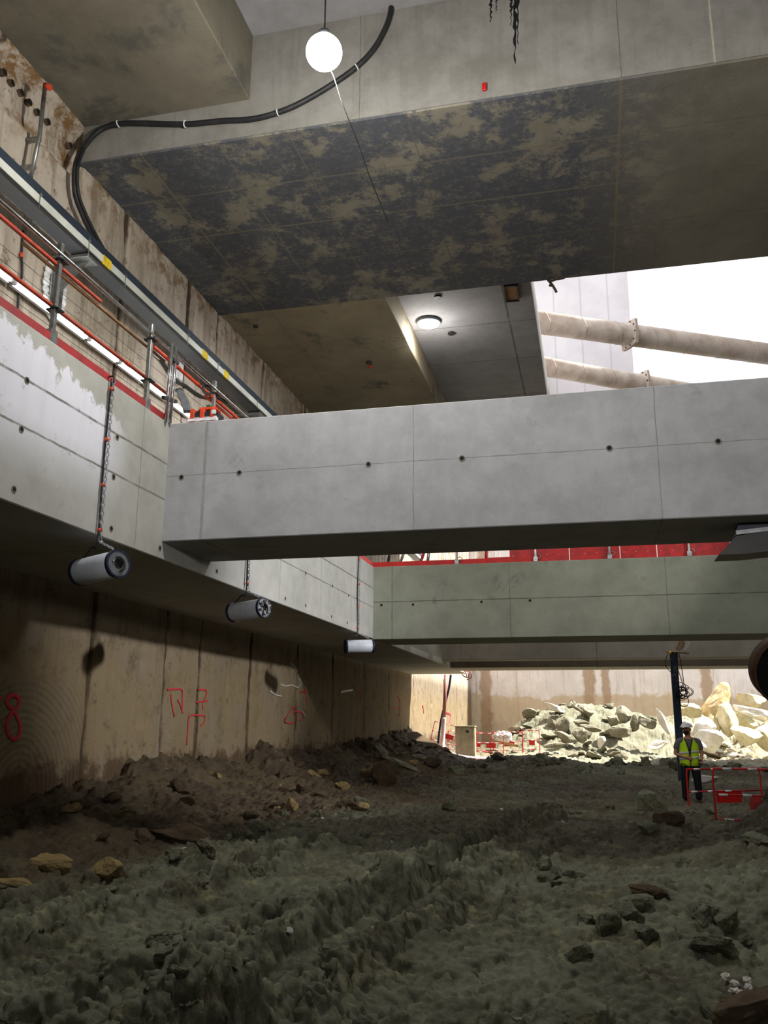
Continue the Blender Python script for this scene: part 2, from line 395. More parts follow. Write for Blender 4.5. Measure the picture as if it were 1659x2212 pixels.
RUTS_PX = [([(-60,2075),(0,2060),(150,2012),(225,1978),(300,1957),(380,1940),(500,1900),(600,1862),(690,1826)], .28, .15),
           ([(60,2225),(120,2200),(230,2168),(285,2125),(360,2098),(450,2060),(600,1995),(700,1950)], .18, .13),
           ([(330,2260),(390,2212),(435,2178),(500,2138),(590,2085),(665,2050),(760,1985),(850,1930)], .26, .14),
           ([(500,2280),(575,2212),(640,2130),(700,2085),(830,2000),(880,1950),(960,1876),(1030,1836),(1105,1797),(1165,1772)], .32, .20),
           ([(0,1960),(110,1945),(300,1890),(450,1850),(620,1800)], .17, .14),
           ([(1010,2010),(1060,1930),(1130,1870),(1230,1820)], .10, .16)]
RUTS = [(np.array([[*W(x, y, Z=-1.8)][:2] for x, y in p]), d, w) for p, d, w in RUTS_PX]
def seg_dist(x, y, P):
    best = np.full(x.shape, 99.); sgn = np.zeros(x.shape); al = np.zeros(x.shape); acc = 0
    for a, b in zip(P, P[1:]):
        d = b-a; L = np.hypot(*d); t = np.clip(((x-a[0])*d[0]+(y-a[1])*d[1])/L**2, 0, 1)
        q = np.hypot(x-a[0]-t*d[0], y-a[1]-t*d[1]); m = q < best
        sg = np.sign((x-a[0])*d[1]-(y-a[1])*d[0])
        best = np.where(m, q, best); sgn = np.where(m, sg, sgn); al = np.where(m, acc+t*L, al); acc += L
    return best, sgn, al
def bumpg(x, y, cx, cy, sx, sy, a, rot=0):
    c, s_ = math.cos(rot), math.sin(rot); u = (x-cx)*c+(y-cy)*s_; v = -(x-cx)*s_+(y-cy)*c
    return a*np.exp(-(u/sx)**2-(v/sy)**2)
def terrain(x, y, detail=True):
    x = np.asarray(x, float); y = np.asarray(y, float)
    z = np.full(x.shape, -1.82)
    wx = x+.25*fbm(x*1.3, y*1.3, 3, 5); wy = y+.25*fbm(x*1.3+9, y*1.3, 3, 6)
    # earth heaped against the left wall
    top = np.interp(y, [8,11,12.3,14,16,18,20.5,22.3,24,28,32,36,42,44,50], [.25,.3,.5,.75,1.0,1.0,.75,1.12,.9,.95,1.05,1.1,1.3,.6,.3])
    d = np.clip(x+8.72, 0, 9)
    top = top*(1+.35*fbm(y*.9, x*.3, 4, 31)+.0)
    z += top*np.exp(-(d/(1.15+.5*fbm(y*.5, y*0+3, 2, 8)))**1.35)
    z += bumpg(wx, wy, -6.3, 31, .9, 2.2, .45) + bumpg(wx, wy, -7.0, 38, 1.4, 3, .5)
    # spoil hump that hides the foot of the lit zone, then the sunk lit floor
    z += bumpg(wx, wy, -2.6, 37.5, 2.4, 2.0, .42)+bumpg(wx, wy, 3.4, 41, 1.6, 1.6, .3)+bumpg(wx, wy, 6.5, 42.5, 2, 1.5, .45) + bumpg(wx, wy, 2.5, 34, 4.5, 2.4, .22) + bumpg(wx, wy, -.6, 31, 2.0, 2.2, .2)
    z += bumpg(wx, wy, -2.4, 46, 1.6, 3.0, .25)
    z -= .25*sstep(y, 40, 44)*sstep(x, -5, -1)
    # rubble heaps at the far end
    z += bumpg(wx, wy, -1.9, 54.5, 2.6, 3.6, 2.6) + bumpg(wx, wy, .9, 56, 2.2, 3.2, 1.75) + bumpg(wx, wy, 4.2, 57, 3.0, 3.0, 1.7)
    z += bumpg(wx, wy, 9.5, 56, 4.2, 3.8, 2.5) + bumpg(wx, wy, -4.6, 56, 1.6, 3, .9)
    # mounds right of the track
    z += bumpg(wx, wy, 3.05, 15.0, .75, 1.1, 1.1) + bumpg(wx, wy, 4.4, 16.5, 1.1, 2.0, 1.3) + bumpg(wx, wy, 1.75, 12.5, .8, 1.3, .38) + bumpg(wx, wy, .95, 15.2, .55, .8, .32)
    z += bumpg(wx, wy, .2, 9.6, .9, 1.0, .2) + bumpg(wx, wy, 2.2, 10, 1., 1., .35)
    z -= bumpg(wx, wy, -.1, 11.6, .8, .8, .12)
    calm = np.ones(x.shape)
    for P, dep, w in RUTS:
        dd, sg, al = seg_dist(x+.06*fbm(x*3, y*3, 2, 3), y, P)
        z -= dep*np.exp(-(dd/w)**4)
        calm = np.minimum(calm, 1-.6*np.exp(-(dd/(w*1.6))**2))
        z += dep*.55*np.exp(-((dd-w*1.75)/(w*.62))**2)*(.8+.5*vn(al*4, sg*3, 9))
        cl = np.abs(np.sin(al*26))
        z += .035*cl*np.exp(-((dd-w*1.9)/(w*.9))**2)*(sg > 0)
    if detail:
        near = np.clip(8/np.maximum(y, 8), .35, 1)
        m = .6+.6*vn(x*.55, y*.55, 44)
        m = m*(1-.35*sstep(y, 40, 44))*calm
        z += .10*fbm(x*.8, y*.8, 4, 11)
        dome = lambda f: .4-np.minimum(f, 1)**2
        z += .09*dome(worley(wx*2.1, wy*2.1, 21))*m + .10*dome(worley(wx*4.8, wy*4.8, 22))*m
        z += .03*fbm(x*5, y*5, 3, 12)*m
        far = sstep(y, 41, 47)
        z += far*(.25*(.5-worley(wx*1.1, wy*1.1, 25)) + .12*(.5-worley(wx*2.7, wy*2.7, 26)))
        heap = np.exp(-(d/1.6)**2)*sstep(y, 9, 12)
        z += heap*(.18*(.5-worley(wx*2.3, wy*2.3, 27)))
    return z
def gz(x, y): return float(terrain(np.array([x]), np.array([y]), True)[0])

def grid_object(name, P, mat, attrs=None, smooth=True):
    r, c = P.shape[:2]; me = bpy.data.meshes.new(name)
    me.vertices.add(r*c); me.vertices.foreach_set('co', P.reshape(-1).astype(np.float32))
    i = np.arange(r*c).reshape(r, c); q = np.stack([i[:-1,:-1], i[:-1,1:], i[1:,1:], i[1:,:-1]], -1).reshape(-1, 4)
    me.loops.add(q.size); me.loops.foreach_set('vertex_index', q.reshape(-1).astype(np.int32))
    me.polygons.add(len(q)); me.polygons.foreach_set('loop_start', (np.arange(len(q))*4).astype(np.int32))
    me.polygons.foreach_set('loop_total', np.full(len(q), 4, np.int32))
    me.polygons.foreach_set('use_smooth', np.full(len(q), smooth))
    me.update(calc_edges=True); me.validate()
    for k, v in (attrs or {}).items():
        a = me.attributes.new(k, 'FLOAT', 'POINT'); a.data.foreach_set('value', v.reshape(-1).astype(np.float32))
    me.materials.append(M[mat]); o = bpy.data.objects.new(name, me); COL.objects.link(o); return o

# ------------------------------------------------------------------ structure
ny = 1150
ys = 2.6*(66/2.6)**(np.linspace(0, 1, ny)); 
nx = 560
t = np.linspace(0, 1, nx)
XX = np.zeros((ny, nx)); YY = np.repeat(ys[:, None], nx, 1)
for k, yv in enumerate(ys):          # denser columns over the stretch the visitor looks at
    a, b = max(-9.0, -.95*yv-1.2), min(13.4, .30*yv+1.2)
    XX[k] = a+(b-a)*t
ZZ = terrain(XX, YY)
brown = np.clip(sstep(-XX, 5.0, 6.4)*(1-sstep(YY, 30, 60)*.3) + .5*sstep(-XX, 3.2, 5.2)*sstep(YY, 13, 22) + .6*bumpg(XX, YY, 3.2, 14.5, 1.8, 3.5, 1.)+.5*fbm(XX*.7, YY*.7, 4, 61), 0, 1)
brown = np.clip(brown+.75*sstep(YY, 11, 17)*(1-sstep(YY, 37, 41))*np.clip(.62+.9*fbm(XX*.45, YY*.3, 4, 63), 0, 1), 0, 1)  # browner middle stretch: soil tone plus shade put into the colour
brown = np.where(YY < 9, brown*.6, brown)
dry_and_shade = np.clip(sstep(YY, 38.5, 43)*(1-.45*sstep(-XX, 3.0, 6.5))*(1-.72*sstep(YY, 45, 48.5)*(1-sstep(XX, 3.5, 6))) + .25*fbm(XX*.6, YY*.6, 4, 71)*sstep(YY, 36, 43), 0, 1)  # left and middle heaps darkened, shade put into the soil colour
o = grid_object('floor', np.stack([XX, YY, ZZ], -1), 'soil', {'brown': brown, 'dry_and_shade': dry_and_shade}); o['kind'] = 'structure'
def displace(ob, typ, size, strength, mid=.5, **kw):     # clods pushed out along the surface normal
    tx = bpy.data.textures.new('clods', typ); tx.noise_scale = size
    for k, v in kw.items(): setattr(tx, k, v)
    md = ob.modifiers.new('clods', 'DISPLACE'); md.texture = tx; md.texture_coords = 'LOCAL'; md.strength = strength; md.mid_level = mid
displace(o, 'VORONOI', .17, -.085, .4); displace(o, 'VORONOI', .075, -.065, .4); displace(o, 'CLOUDS', .06, .045, .5, noise_depth=3)
# the rest of the excavation floor, beside and behind
b = B()
xs = np.linspace(-9, 13.3, 90); y2 = np.linspace(-15, 66, 320)
X2, Y2 = np.meshgrid(xs, y2)
def inside(X, Y): return (Y > 2.7) & (X > np.maximum(-9.0, -.95*Y-1.2)+.3) & (X < np.minimum(13.4, .30*Y+1.2)-.3)
Z2 = terrain(X2, Y2, False)-np.where(inside(X2, Y2), .55, 0.04)
o = grid_object('floor', np.stack([X2, Y2, Z2], -1), 'soil', {'brown': X2*0+.4, 'dry_and_shade': X2*0}); o['kind'] = 'structure'

# left diaphragm wall, a relief surface with real thickness behind it
yw = np.concatenate([np.arange(-14, 6, .25), np.arange(6, 30, .045), np.arange(30, 64.3, .12)]); zw = np.concatenate([np.arange(-3.2, 12.7, .06)])
Yw, Zw = np.meshgrid(yw, zw)
dis = .045*fbm(Yw*1.1, Zw*.35, 5, 81) + .02*fbm(Yw*5, Zw*2, 4, 82)
for J in JOINTS: dis -= .09*np.exp(-((Yw-J+.16*fbm(Zw*1.1, Zw*0+J, 4, 83))/.045)**2)*(.3+.7*vn(Zw*.7, Zw*0+J, 84))
hol = np.clip(fbm(Yw*1.9, Zw*1.1, 4, 86)-.36, 0, 1); dis -= .2*hol*(Zw < 1.2)
top = (Zw > 9.55+.25*fbm(Yw*.8, Yw*0, 3, 87)) & (Zw < 10.6) & (Yw < 12.3); dis -= np.where(top, .16+.08*fbm(Yw*3, Zw*3, 3, 88), 0)
P = np.stack([-8.7+dis, Yw, Zw], -1)
o = grid_object('wall_left', P, 'wall'); o['kind'] = 'structure'
md = o.modifiers.new('thick', 'SOLIDIFY'); md.thickness = 1.0; md.offset = -1
# far wall
xb = np.arange(-9.5, 13.5, .08); zb = np.arange(-3.2, 12.7, .08); Xb, Zb = np.meshgrid(xb, zb)
disb = .10*fbm(Xb*.9, Zb*.25, 5, 91)+.03*fbm(Xb*4, Zb*2, 3, 92)
o = grid_object('wall_back', np.stack([Xb, 64+disb, Zb], -1), 'back'); o['kind'] = 'structure'
md = o.modifiers.new('thick', 'SOLIDIFY'); md.thickness = 1.0; md.offset = -1
def struct(name, b, mat):
    o = b.build(name, mat); o['kind'] = 'structure'; return o
struct('wall_right', B().box(13, 14, -14, 45, -3.2, 34), 'beam3')  # unseen wall, raised well above the hall to block the sun
struct('wall_right', B().box(13, 14, 45, 65, -3.2, 3), 'beam3')  # unseen stretch, kept low so the sun reaches the far end
struct('wall_rear', B().box(-8.7, 13, -15, -14, -3.2, 8), 'beam3')
struct('ceiling', B().box(-8.8, -5.42, -12.5, 12.25, 10.68, 12.7).bevel(.02), 'slabnear')
struct('ceiling', B().box(-5.45, 13.2, -12.5, 12.25, 12.02, 12.75), 'slabgrey')
struct('ceiling', B().box(-8.8, -4.43, 18.49, 40, 9.925, 11.6).bevel(.015), 'slab')
struct('ceiling', B().box(-4.44, -1.035, 18.49, 40, 10.64, 11.6).bevel(.02), 'slabgrey')
struct('ceiling', B().box(6.6, 13.2, 18.49, 40, 10.64, 11.6), 'slabgrey')  # unseen slab, added to keep sun off the floor
struct('wall_upper', B().box(-2.3, -1.9, 24, 40, 11.6, 16.8), 'slabgrey')
_s = N('white shaft wall'); _s.bump(_s.noise(4, 6), .2, .02)
_X = _s.xyz(); _c = _s.mix(_s.ramp(_s.noise(.5, 6), .4, .6), rgb(226,220,225), rgb(238,233,236))
for pos in (-1.0, 0.3, 1.6): _c = _s.mix(_s.ramp(_s.math('ABSOLUTE', _s.math('SUBTRACT', _X[0], pos)), .02, .05, .3, 0), _c, rgb(160,152,158))
M['shaft'] = _s.done(_c, .8)
struct('wall_upper', B().box(-2.3, 2.6, 40.0, 40.4, 11.6, 24), 'shaft')

# the deep upper beam: soffit and face are one cast piece, its face paler than its soffit
deep = thing('concrete_beam', 'very deep wide upper concrete beam with dark blotched soffit spanning above everything', 'beam', (2, 15.3, 9.92))
B().box(-8.75, 13.1, 12.22, 18.49, 9.92, 12.7).bevel(.02).build('soffit_block', 'deep', deep)
B().box(-8.7, 13.1, 12.2, 12.225, 9.945, 12.68).build('front_face', 'deepface', deep)
# drip stains and red tag on its face
b = B()
for x, y0, y1, w in ((1060, 0, 52, .022), (1112, 0, 142, .03), (1118, 0, 100, .02), (1104, 0, 60, .02), (1072, 0, 30, .015)):
    rr_ = random.Random(x); p = [W(x+1.5*math.sin(k*1.7+x), y0-5+(y1-y0)*k/16, Y=12.19) for k in range(17)]
    b.tube(p, [w*(1.1-.05*k)*rr_.uniform(.4, 1.6) for k in range(17)], 6)
for v in b.bm.verts: v.co.y = 12.2+(v.co.y-12.19)*.12
b.build('mould_streak', 'black', deep)
b = B().box(-1.99, -1.91, 12.165, 12.2, 10.13, 10.27).bevel(.008); 
p0 = W(1046, 188, Y=12.18)
tg = B().box(p0.x-.035, p0.x+.035, 12.15, 12.2, p0.z-.07, p0.z+.07).bevel(.01).build('red_tag', 'red', deep)
b.bm.free()

def tie_holes(parent, pts, axis, r=.028):
    for p in pts:
        h = B(); n = Vector(axis); h.pipe(Vector(p)+n*.006, Vector(p)-n*.03, r*1.5, r, 14)
        o = h.build('tie_hole', 'greyrock', parent)
        B().disc(Vector(p)+n*.003, n, r*1.02, .004, 14).build('hole_void', 'black', o)

wal = thing('concrete_beam', 'long smooth waler beam along the left wall carrying the walkway, drums hang from it', 'beam', (-7.3, 14, 2.235))
B().box(-8.9, -5.95, -4, 42.4, 2.235, 4.28).bevel(.012).build('beam_body', 'waler', wal)
tie_holes(wal, [W(x, y, X=-5.95) for x, y in ((58,822),(46,927),(30,1057),(253,944),(245,1030),(240,1142),(468,1234),(616,1293),(660,1308),(716,1332),(750,1345),(660,1238),(718,1266),(753,1286),(345,1184))], (1,0,0))
b1 = thing('concrete_beam', 'nearest grey cross beam at mid height with a row of tie holes', 'beam', (0, 11.9, 2.49))
B().box(-5.97, 13.1, 11.1, 12.77, 2.49, 4.28).bevel(.012).build('beam_body', 'beam', b1)
tie_holes(b1, [W(x, y, Y=11.1) for x, y in ((392,1031),(517,1021),(796,1003),(998,990),(1316,968),(1551,953))], (0,-1,0))
b2 = thing('concrete_beam', 'second cross beam, greenish grey with red guard boards on top', 'beam', (0, 24.5, 2.21))
B().box(-5.97, 13.1, 23.6, 25.45, 2.21, 4.27).bevel(.012).build('beam_body', 'beam2', b2)
tie_holes(b2, [W(x, y, Y=23.6) for x, y in ((824,1307),(892,1306),(1040,1300),(1145,1297))], (0,-1,0), .03)
b3 = thing('concrete_beam', 'third cross beam, low strip of concrete just under the second beam', 'beam', (0, 35.8, 2.42))
B().box(-5.97, 13.1, 35.3, 36.4, 2.43, 4.27).bevel(.012).build('beam_body', 'beam3', b3)
b4 = thing('concrete_beam', 'farthest cross beam, dark face with pale lower edge above rubble', 'beam', (0, 38.5, 2.235))
B().box(-5.97, 13.1, 37.4, 39.7, 2.235, 4.27).bevel(.012).build('beam_body', 'beam3', b4)



#PART2
# ------------------------------------------------------------------ lamps that hang in the hall, then added fill lights
def point(name, loc, e, r=.25, c=(1,.98,.93)):
    d = bpy.data.lights.new(name, 'POINT'); d.energy = e; d.shadow_soft_size = r; d.color = c
    l = bpy.data.objects.new(name, d); COL.objects.link(l); l.location = loc; return l
L1 = W(700, 113, Y=9.0)
t = thing('flood_lamp', 'bright round work lamp hanging in front of the deep upper beam near the top', 'lamp', L1)
B().ball(L1, .235, (1, 1, .95), 4).build('diffuser', 'lamp', t)
B().tube([L1+Vector((0,0,.20)), L1+Vector((0,0,.32))], [.13,.07], 20).build('housing', 'grey', t)
B().tube([L1+Vector((0,0,.38)), Vector((L1.x, L1.y, 12.02))], .012, 6).build('hanging_cord', 'dark', t)
point('lamp_and_fill_light', L1+Vector((0,0,-.3)), 1150, .2)
L2 = W(926, 696, Z=10.6)
t = thing('flood_lamp', 'lit round lamp fixed flat under the grey ceiling slab beside the roof opening', 'lamp', L2)
B().tube([L2+Vector((0,0,.04)), L2+Vector((0,0,-.05))], .33, 32).build('housing', 'grey', t)
B().ball(L2+Vector((0,0,-.05)), .29, (1,1,.25), 3).build('diffuser', 'lamp', t)
def aim(name, typ, loc, to, e, size=.5, ang=60, c=(1,.98,.94)):
    d = bpy.data.lights.new(name, typ); d.energy = e; d.color = c
    if typ == 'SPOT': d.spot_size = math.radians(ang); d.spot_blend = .6; d.shadow_soft_size = size
    else: d.shape = 'DISK'; d.size = size
    l = bpy.data.objects.new(name, d); COL.objects.link(l); l.location = loc
    l.rotation_euler = (Vector(to)-Vector(loc)).to_track_quat('-Z', 'Y').to_euler(); return l
aim('lamp_and_fill_light', 'AREA', L2+Vector((0,0,-.14)), L2+Vector((0,0,-2)), 70, .5)
point('lamp_and_fill_light', L2+Vector((0,0,-.7)), 90, .2)
# added unseen fill lights: behind the visitor and beyond the right edge
point('lamp_and_fill_light', (-1.5, .5, 7.2), 50, .3)
point('lamp_and_fill_light', (5.0, 8.5, 8.0), 300, .3)
aim('fill_spot', 'SPOT', (2.0, -3.0, 3.5), (-1.5, 11.1, 4.6), 2000, .35, 56)
aim('fill_spot', 'SPOT', (9.5, 15.5, 6.4), (-5.95, 18.2, 3.2), 9500, .35, 44, (.97,.97,1))
aim('fill_spot', 'SPOT', (8.5, 14.5, 7.0), (-.3, 23.6, 4.7), 1900, .35, 34)
tag(B().tube(smooth_path([L1+Vector((0,0,-.2)), W(718,158,Y=9.0), W(740,225,Y=9.0), W(770,300,Y=9.1), W(800,385,Y=9.2), W(838,480,Y=9.3)], 5), .006, 5).build('thin_wire', 'dark', origin=L1), 'thin dark wire trailing down from the bright hanging round lamp', 'wire')

# thick black cable along the face of the deep beam and down the wall
pts = [W(x, y, Y=12.12) for x, y in ((845,16),(842,34),(832,62),(808,105),(770,145),(715,184),(650,222),(600,243),(545,257),(480,261),(400,268),(310,266),(255,268),(212,284))]
pts += [W(x, y, X=-8.52) for x, y in ((176,326),(162,365),(163,420),(180,468),(200,510),(222,548))]
t = thing('power_cable', 'thick black cable sweeping across the upper beam face and down the left wall', 'cable', pts[0])
B().tube(smooth_path(pts, 6), .048, 10).build('cable_sheath', 'dark', t)
B().tube(smooth_path([p+Vector((.07,-.02,.02)) for p in pts[-6:]], 6), .028, 8).build('second_strand', 'dark', t)
for i in (4, 7, 10, 12): B().torus(pts[i], pts[i+1]-pts[i], .055, .012, 14, 6).build('cable_tie', 'white', t)

# ------------------------------------------------------------------ upper gallery on the waler: tray, tubes of light, brackets, railing
t = thing('cable_trunking', 'long grey cable trunking with pale lip running high along the left wall', 'cable tray', (-8.2, 13, 7.68))
B().box(-8.31, -7.99, 3, 42, 7.69, 7.72).build('underside_panel', 'trayunder', t)
B().box(-8.31, -8.27, 3, 42, 7.72, 7.98).build('back_panel', 'trayunder', t)
B().box(-8.01, -7.985, 3, 42, 7.83, 8.05).build('upper_panel', 'traydark', t)
b = B().box(-7.985, -7.93, 3, 42, 7.705, 7.845).bevel(.008); b.build('front_lip', 'trayface', t)
B().box(-8.0, -7.955, 3, 42, 7.675, 7.698).build('lower_trim', 'darksteel', t)
for x, y in ((231, 575), (489, 811), (443, 768)):
    p = W(x, y, X=-7.93); B().box(-7.955, -7.925, p.y-.13, p.y+.13, 7.69, 7.86).bevel(.004).build('yellow_sticker', 'yellow', t)
for x, y in ((85,430),(192,520),(270,600),(405,728),(470,792),(555,870)):
    p = W(x, y, X=-7.93); b = B().tube([(-7.915, p.y, 7.62), (-7.915, p.y, 7.93)], .008, 6); b.box(-7.935,-7.90,p.y-.03,p.y+.03,7.84,7.86); b.build('hanger_bolt', 'steel', t)
for (x, y) in ((165, 545), (540, 880)):
    p = W(x, y, X=-8.3)
    br = thing('wall_bracket', 'folded steel bracket on %s holding the grey trunking' % ('a foamed wall plate' if x < 300 else 'the wall near the far end of trunking'), 'bracket', (-8.62, p.y, 7.2))
    B().box(-8.68, -8.60, p.y-.18, p.y+.18, 6.75, 7.66).bevel(.01).build('wall_plate', 'steel', br)
    B().box(-8.62, -7.95, p.y-.16, p.y+.16, 7.60, 7.66).bevel(.006).build('shelf_arm', 'steel', br)
    B().prism([(-8.6,p.y-.01,7.0),(-8.6,p.y-.01,7.6),(-8.05,p.y-.01,7.6)], (0,.02,0)).build('gusset', 'steel', br)
    if x < 300:
        f = B(); rr = random.Random(4)
        for k in range(26):
            a = k/26*2*math.pi; f.ball((-8.64, p.y+.24*math.cos(a)*(1+.1*rr.random()), 7.15+.52*math.sin(a)), rr.uniform(.075,.09), (.5,1,1), 2)
        f.build('foam_seal', 'white', br)
# tubes of light on the wall
z0 = W(200, 738, X=-8.55).z; first = None
for k in range(7):
    y0 = 9.55+k*1.06; nth = ('nearest', 'second nearest', 'third nearest', 'middle', 'third farthest', 'second farthest', 'farthest')[k]
    g = thing('tube_light', 'lit white tube light in the row on the left wall above walkway', 'tube light', (-8.55, y0, z0), 'lit tube lights in a row on the left wall') if first is None else dup(first)
    if first is None:
        first = g
        B().tube([(-8.55, y0+.04, z0), (-8.55, y0+.98, z0)], .036, 12).build('glowing_tube', 'tubelit', g)
        B().box(-8.64, -8.585, y0+.02, y0+1.0, z0-.05, z0+.05).build('back_casing', 'white', g)
        for e in (y0, y0+.98): B().tube([(-8.55, e, z0), (-8.55, e+.045, z0)], .042, 12).build('end_cap', 'white', g)
    else: g.location = Vector((-8.55, y0, z0))
    g['label'] = 'lit white tube light on the left wall, %s of the row' % nth
def on(x, y, X=-5.98): return W(x, y, X=X)
rail = thing('guard_rail', 'walkway guard rail on the waler with clamp posts and orange mid rail', 'railing', (-5.98, 11, 4.28))
zt = on(0,435).z; 
B().tube([(-5.98, 2, zt), (-5.98, 23, zt+.02)], .024, 10).build('top_rail', 'shiny', rail)
zm = on(0,566.5).z
B().tube([(-6.03, 2, zm), (-6.03, 11.2, zm)], .026, 10).build('mid_rail', 'orange', rail)
for y in (8.9, 9.9): B().tube([(-6.03, y, zm), (-6.03, y+.12, zm)], .031, 10).build('rail_coupler', 'orange', rail)
zu = on(0,460).z
B().tube([(-6.02, 2, zu), (-6.02, 9.15, zu)], .026, 10).build('upper_mid_rail', 'orange', rail)
B().tube([(-6.06, 7.6, zu-.05), (-6.06, 11, zu-.045)], .022, 10).build('dull_rail', 'ply', rail)
B().tube([(-6.02, 10.45, zu), (-6.02, 20, zu-.02)], .028, 10).build('upper_mid_rail', 'orange', rail)
B().tube([(-6.09, 12.5, zu-.03), (-6.09, 20, zu-.08)], .024, 10).build('upper_mid_rail', 'orange', rail)
for y in (11.3, 12.0, 12.9, 13.9): B().tube([(-6.02, y, zu), (-6.02, y+.1, zu)], .034, 10).build('rail_coupler', 'orange', rail)
B().box(-6.0, -5.965, 2, 11.05, 4.285, 4.385).build('kick_board', 'dullred', rail)
B().box(-6.0, -5.965, 12.85, 23.5, 4.285, 4.40).build('kick_board', 'redboard', rail)
for yp in (5.9, 8.2, 10.45, 12.65, 15, 17.3, 19.6, 22):
    po = B().box(-6.03, -5.97, yp-.03, yp+.03, 4.28, zt+.16).bevel(.006).build('post', 'steel', rail)
    B().box(-6.06, -5.96, yp-.07, yp+.07, 4.28, 4.44).bevel(.008).build('post_foot', 'steel', po)
    for z in (zt-.03, zm):
        b = B().box(-6.1, -5.93, yp-.02, yp+.10, z-.05, z-.03); b.torus((-5.99, yp, z-.035), (0,0,1), .05, .014); b.build('clamp', 'darksteel', po)
b = B()
for k in range(4): b.tube([(-6.05, 5, zm-.25+k*.17), (-6.05, 20, zm-.25+k*.17)], .003, 4)
b.build('guard_wire', 'darksteel', rail)
t = thing('scaffold_tube', 'pair of shiny upright scaffold tubes tied together at the walkway corner', 'tube', (-5.95, 11, 4.28))
for (a, c) in (((372,742),(358,912)), ((381,750),(367,914))):
    p, q = on(*a, X=-5.93), on(*c, X=-5.93); B().tube([p, q], .028, 12).build('tube', 'shiny', t)
p, q = on(372,775,X=-5.93), on(384,785,X=-5.93); B().bar(p, q, .05, .05).build('coupler', 'darksteel', t)
p, q = on(352,858,X=-5.93), on(380,868,X=-5.93); B().bar(p, q, .05, .05).build('coupler', 'darksteel', t)
# wall furniture above the walkway
def wallquad(name, label, cat, px, mat, X=-8.6, th=.10):
    P = [W(x, y, X=X) for x, y in px]; o = B().prism(P, (-th, 0, 0)).build(name, mat, origin=P[0]); return tag(o, label, cat)
wallquad('notice_board', 'larger white board hanging on the left wall behind shiny tubes', 'board', ((378,757),(399,772),(394,823),(371,805)), 'white', X=-8.58)
wallquad('notice_board', 'small pinkish white sheet on the left wall behind orange rail', 'board', ((341,761),(357,771),(356,779),(341,767)), 'tarp', X=-8.58)
wallquad('exit_sign', 'small green safety sign on the left wall above orange machine', 'sign', ((454,874),(460,878),(471,893),(464,894)), 'green', X=-8.6, th=.10)
tag(B().tube(smooth_path([W(*q, X=-8.65) for q in ((340,765),(352,783),(363,800),(380,823),(400,833),(418,846),(440,858),(470,862),(500,868))], 5), .035, 8).build('loose_cable', 'dark', origin=W(340,765,X=-8.65)), 'dark cable bundle sagging along the left wall behind the railing', 'cable')
o = B().tube(smooth_path([W(*q, X=-8.66) for q in ((50,498),(47,545),(48,590),(42,620),(40,650),(37,690))], 5), .018, 8).build('loose_cable', 'dark', origin=W(50,498,X=-8.66)); tag(o, 'short dark cable hanging on the wall with an orange tag near the left edge', 'cable')
o2 = B().tube([W(46,545,X=-8.64), W(47,555,X=-8.64)], .03, 8).build('orange_tag', 'orange'); o2.parent = o; o2.location = -o.location
b = B()
for k in range(3): b.torus(W(447+k, 842, X=-5.9), (.8,-.6,.1*k), .09-.012*k, .009, 20, 5)
tag(b.build('cable_coil', 'dark', origin=W(447,842,X=-5.9)), 'small coil of black cable hanging on the orange hand rail', 'cable')
# leaning pipe high on the left wall, and the dowel holes beside it
t = thing('steel_pipe', 'thin grey pipe standing off the left wall near the upper corner', 'pipe', W(67,380,X=-8.45))
B().tube([W(66,384,X=-8.45), W(86,290,X=-8.4), W(97,188,X=-8.4)], .035, 10).build('pipe_body', 'steel', t)
q = W(84,300,X=-8.45); B().box(-8.8, q.x+.03, q.y-.04, q.y+.04, q.z-.03, q.z+.03).build('stand_off', 'steel', t)
q = W(72,360,X=-8.45); B().box(-8.8, q.x+.03, q.y-.04, q.y+.04, q.z-.03, q.z+.03).build('stand_off', 'steel', t)
B().tube([W(97,184,X=-8.4), W(109,190,X=-8.3)], .05, 12).build('orange_cap', 'orange', t)
wl = bpy.data.objects['wall_left']
for x, y in ((5,157),(22,180),(42,201),(60,222),(78,243),(100,264),(148,315)):
    p = W(x, y, X=-8.86); B().pipe(p+Vector((.05,0,0)), p-Vector((.1,0,0)), .062, .05, 14).build('dowel_hole', 'brownrock', wl)
    B().disc(p+Vector((.045,0,0)), (1,0,0), .052, .01, 14).build('hole_void', 'black', wl)

# orange taped machine with hoses, on the corner of the first beam
pm = Vector((-5.45, 11.32, 4.285))
t = thing('taped_machine', 'black machine wrapped in orange tape standing on the corner of the nearest beam', 'machine', pm)
b = B().box(pm.x-.25, pm.x+.21, pm.y-.14, pm.y+.16, 4.285, 4.50).bevel(.05, 3); b.build('casing', 'dark', t)
b = B().box(pm.x-.13, pm.x+.17, pm.y-.10, pm.y+.12, 4.48, 4.56).bevel(.03, 2); b.build('top_cover', 'orange', t)
for x, w in ((-.2,.05), (-.04,.05), (.12,.04)): B().box(pm.x+x-w/2, pm.x+x+w, pm.y-.155, pm.y+.17, 4.29, 4.515).bevel(.01).build('orange_tape', 'orange', t)
B().box(pm.x-.27, pm.x+.23, pm.y-.165, pm.y-.10, 4.288, 4.38).bevel(.025, 2).build('plastic_wrap', 'tarp', t)
B().box(pm.x+.13, pm.x+.20, pm.y-.158, pm.y-.15, 4.41, 4.47).build('label_plate', 'white', t)
t = thing('grey_hose', 'bundle of grey ribbed hoses rising from the orange taped machine', 'hose', W(405,885,Y=11.5))
for k in range(3):
    B().tube(smooth_path([W(408-k*4,889,Y=11.45), W(396-k*5+8,868,Y=11.6), W(388-k*4+6,850,Y=11.7), W(381+k*5,843-k,Y=11.8)], 6), .03, 8).build('hose_strand', 'grey', t)

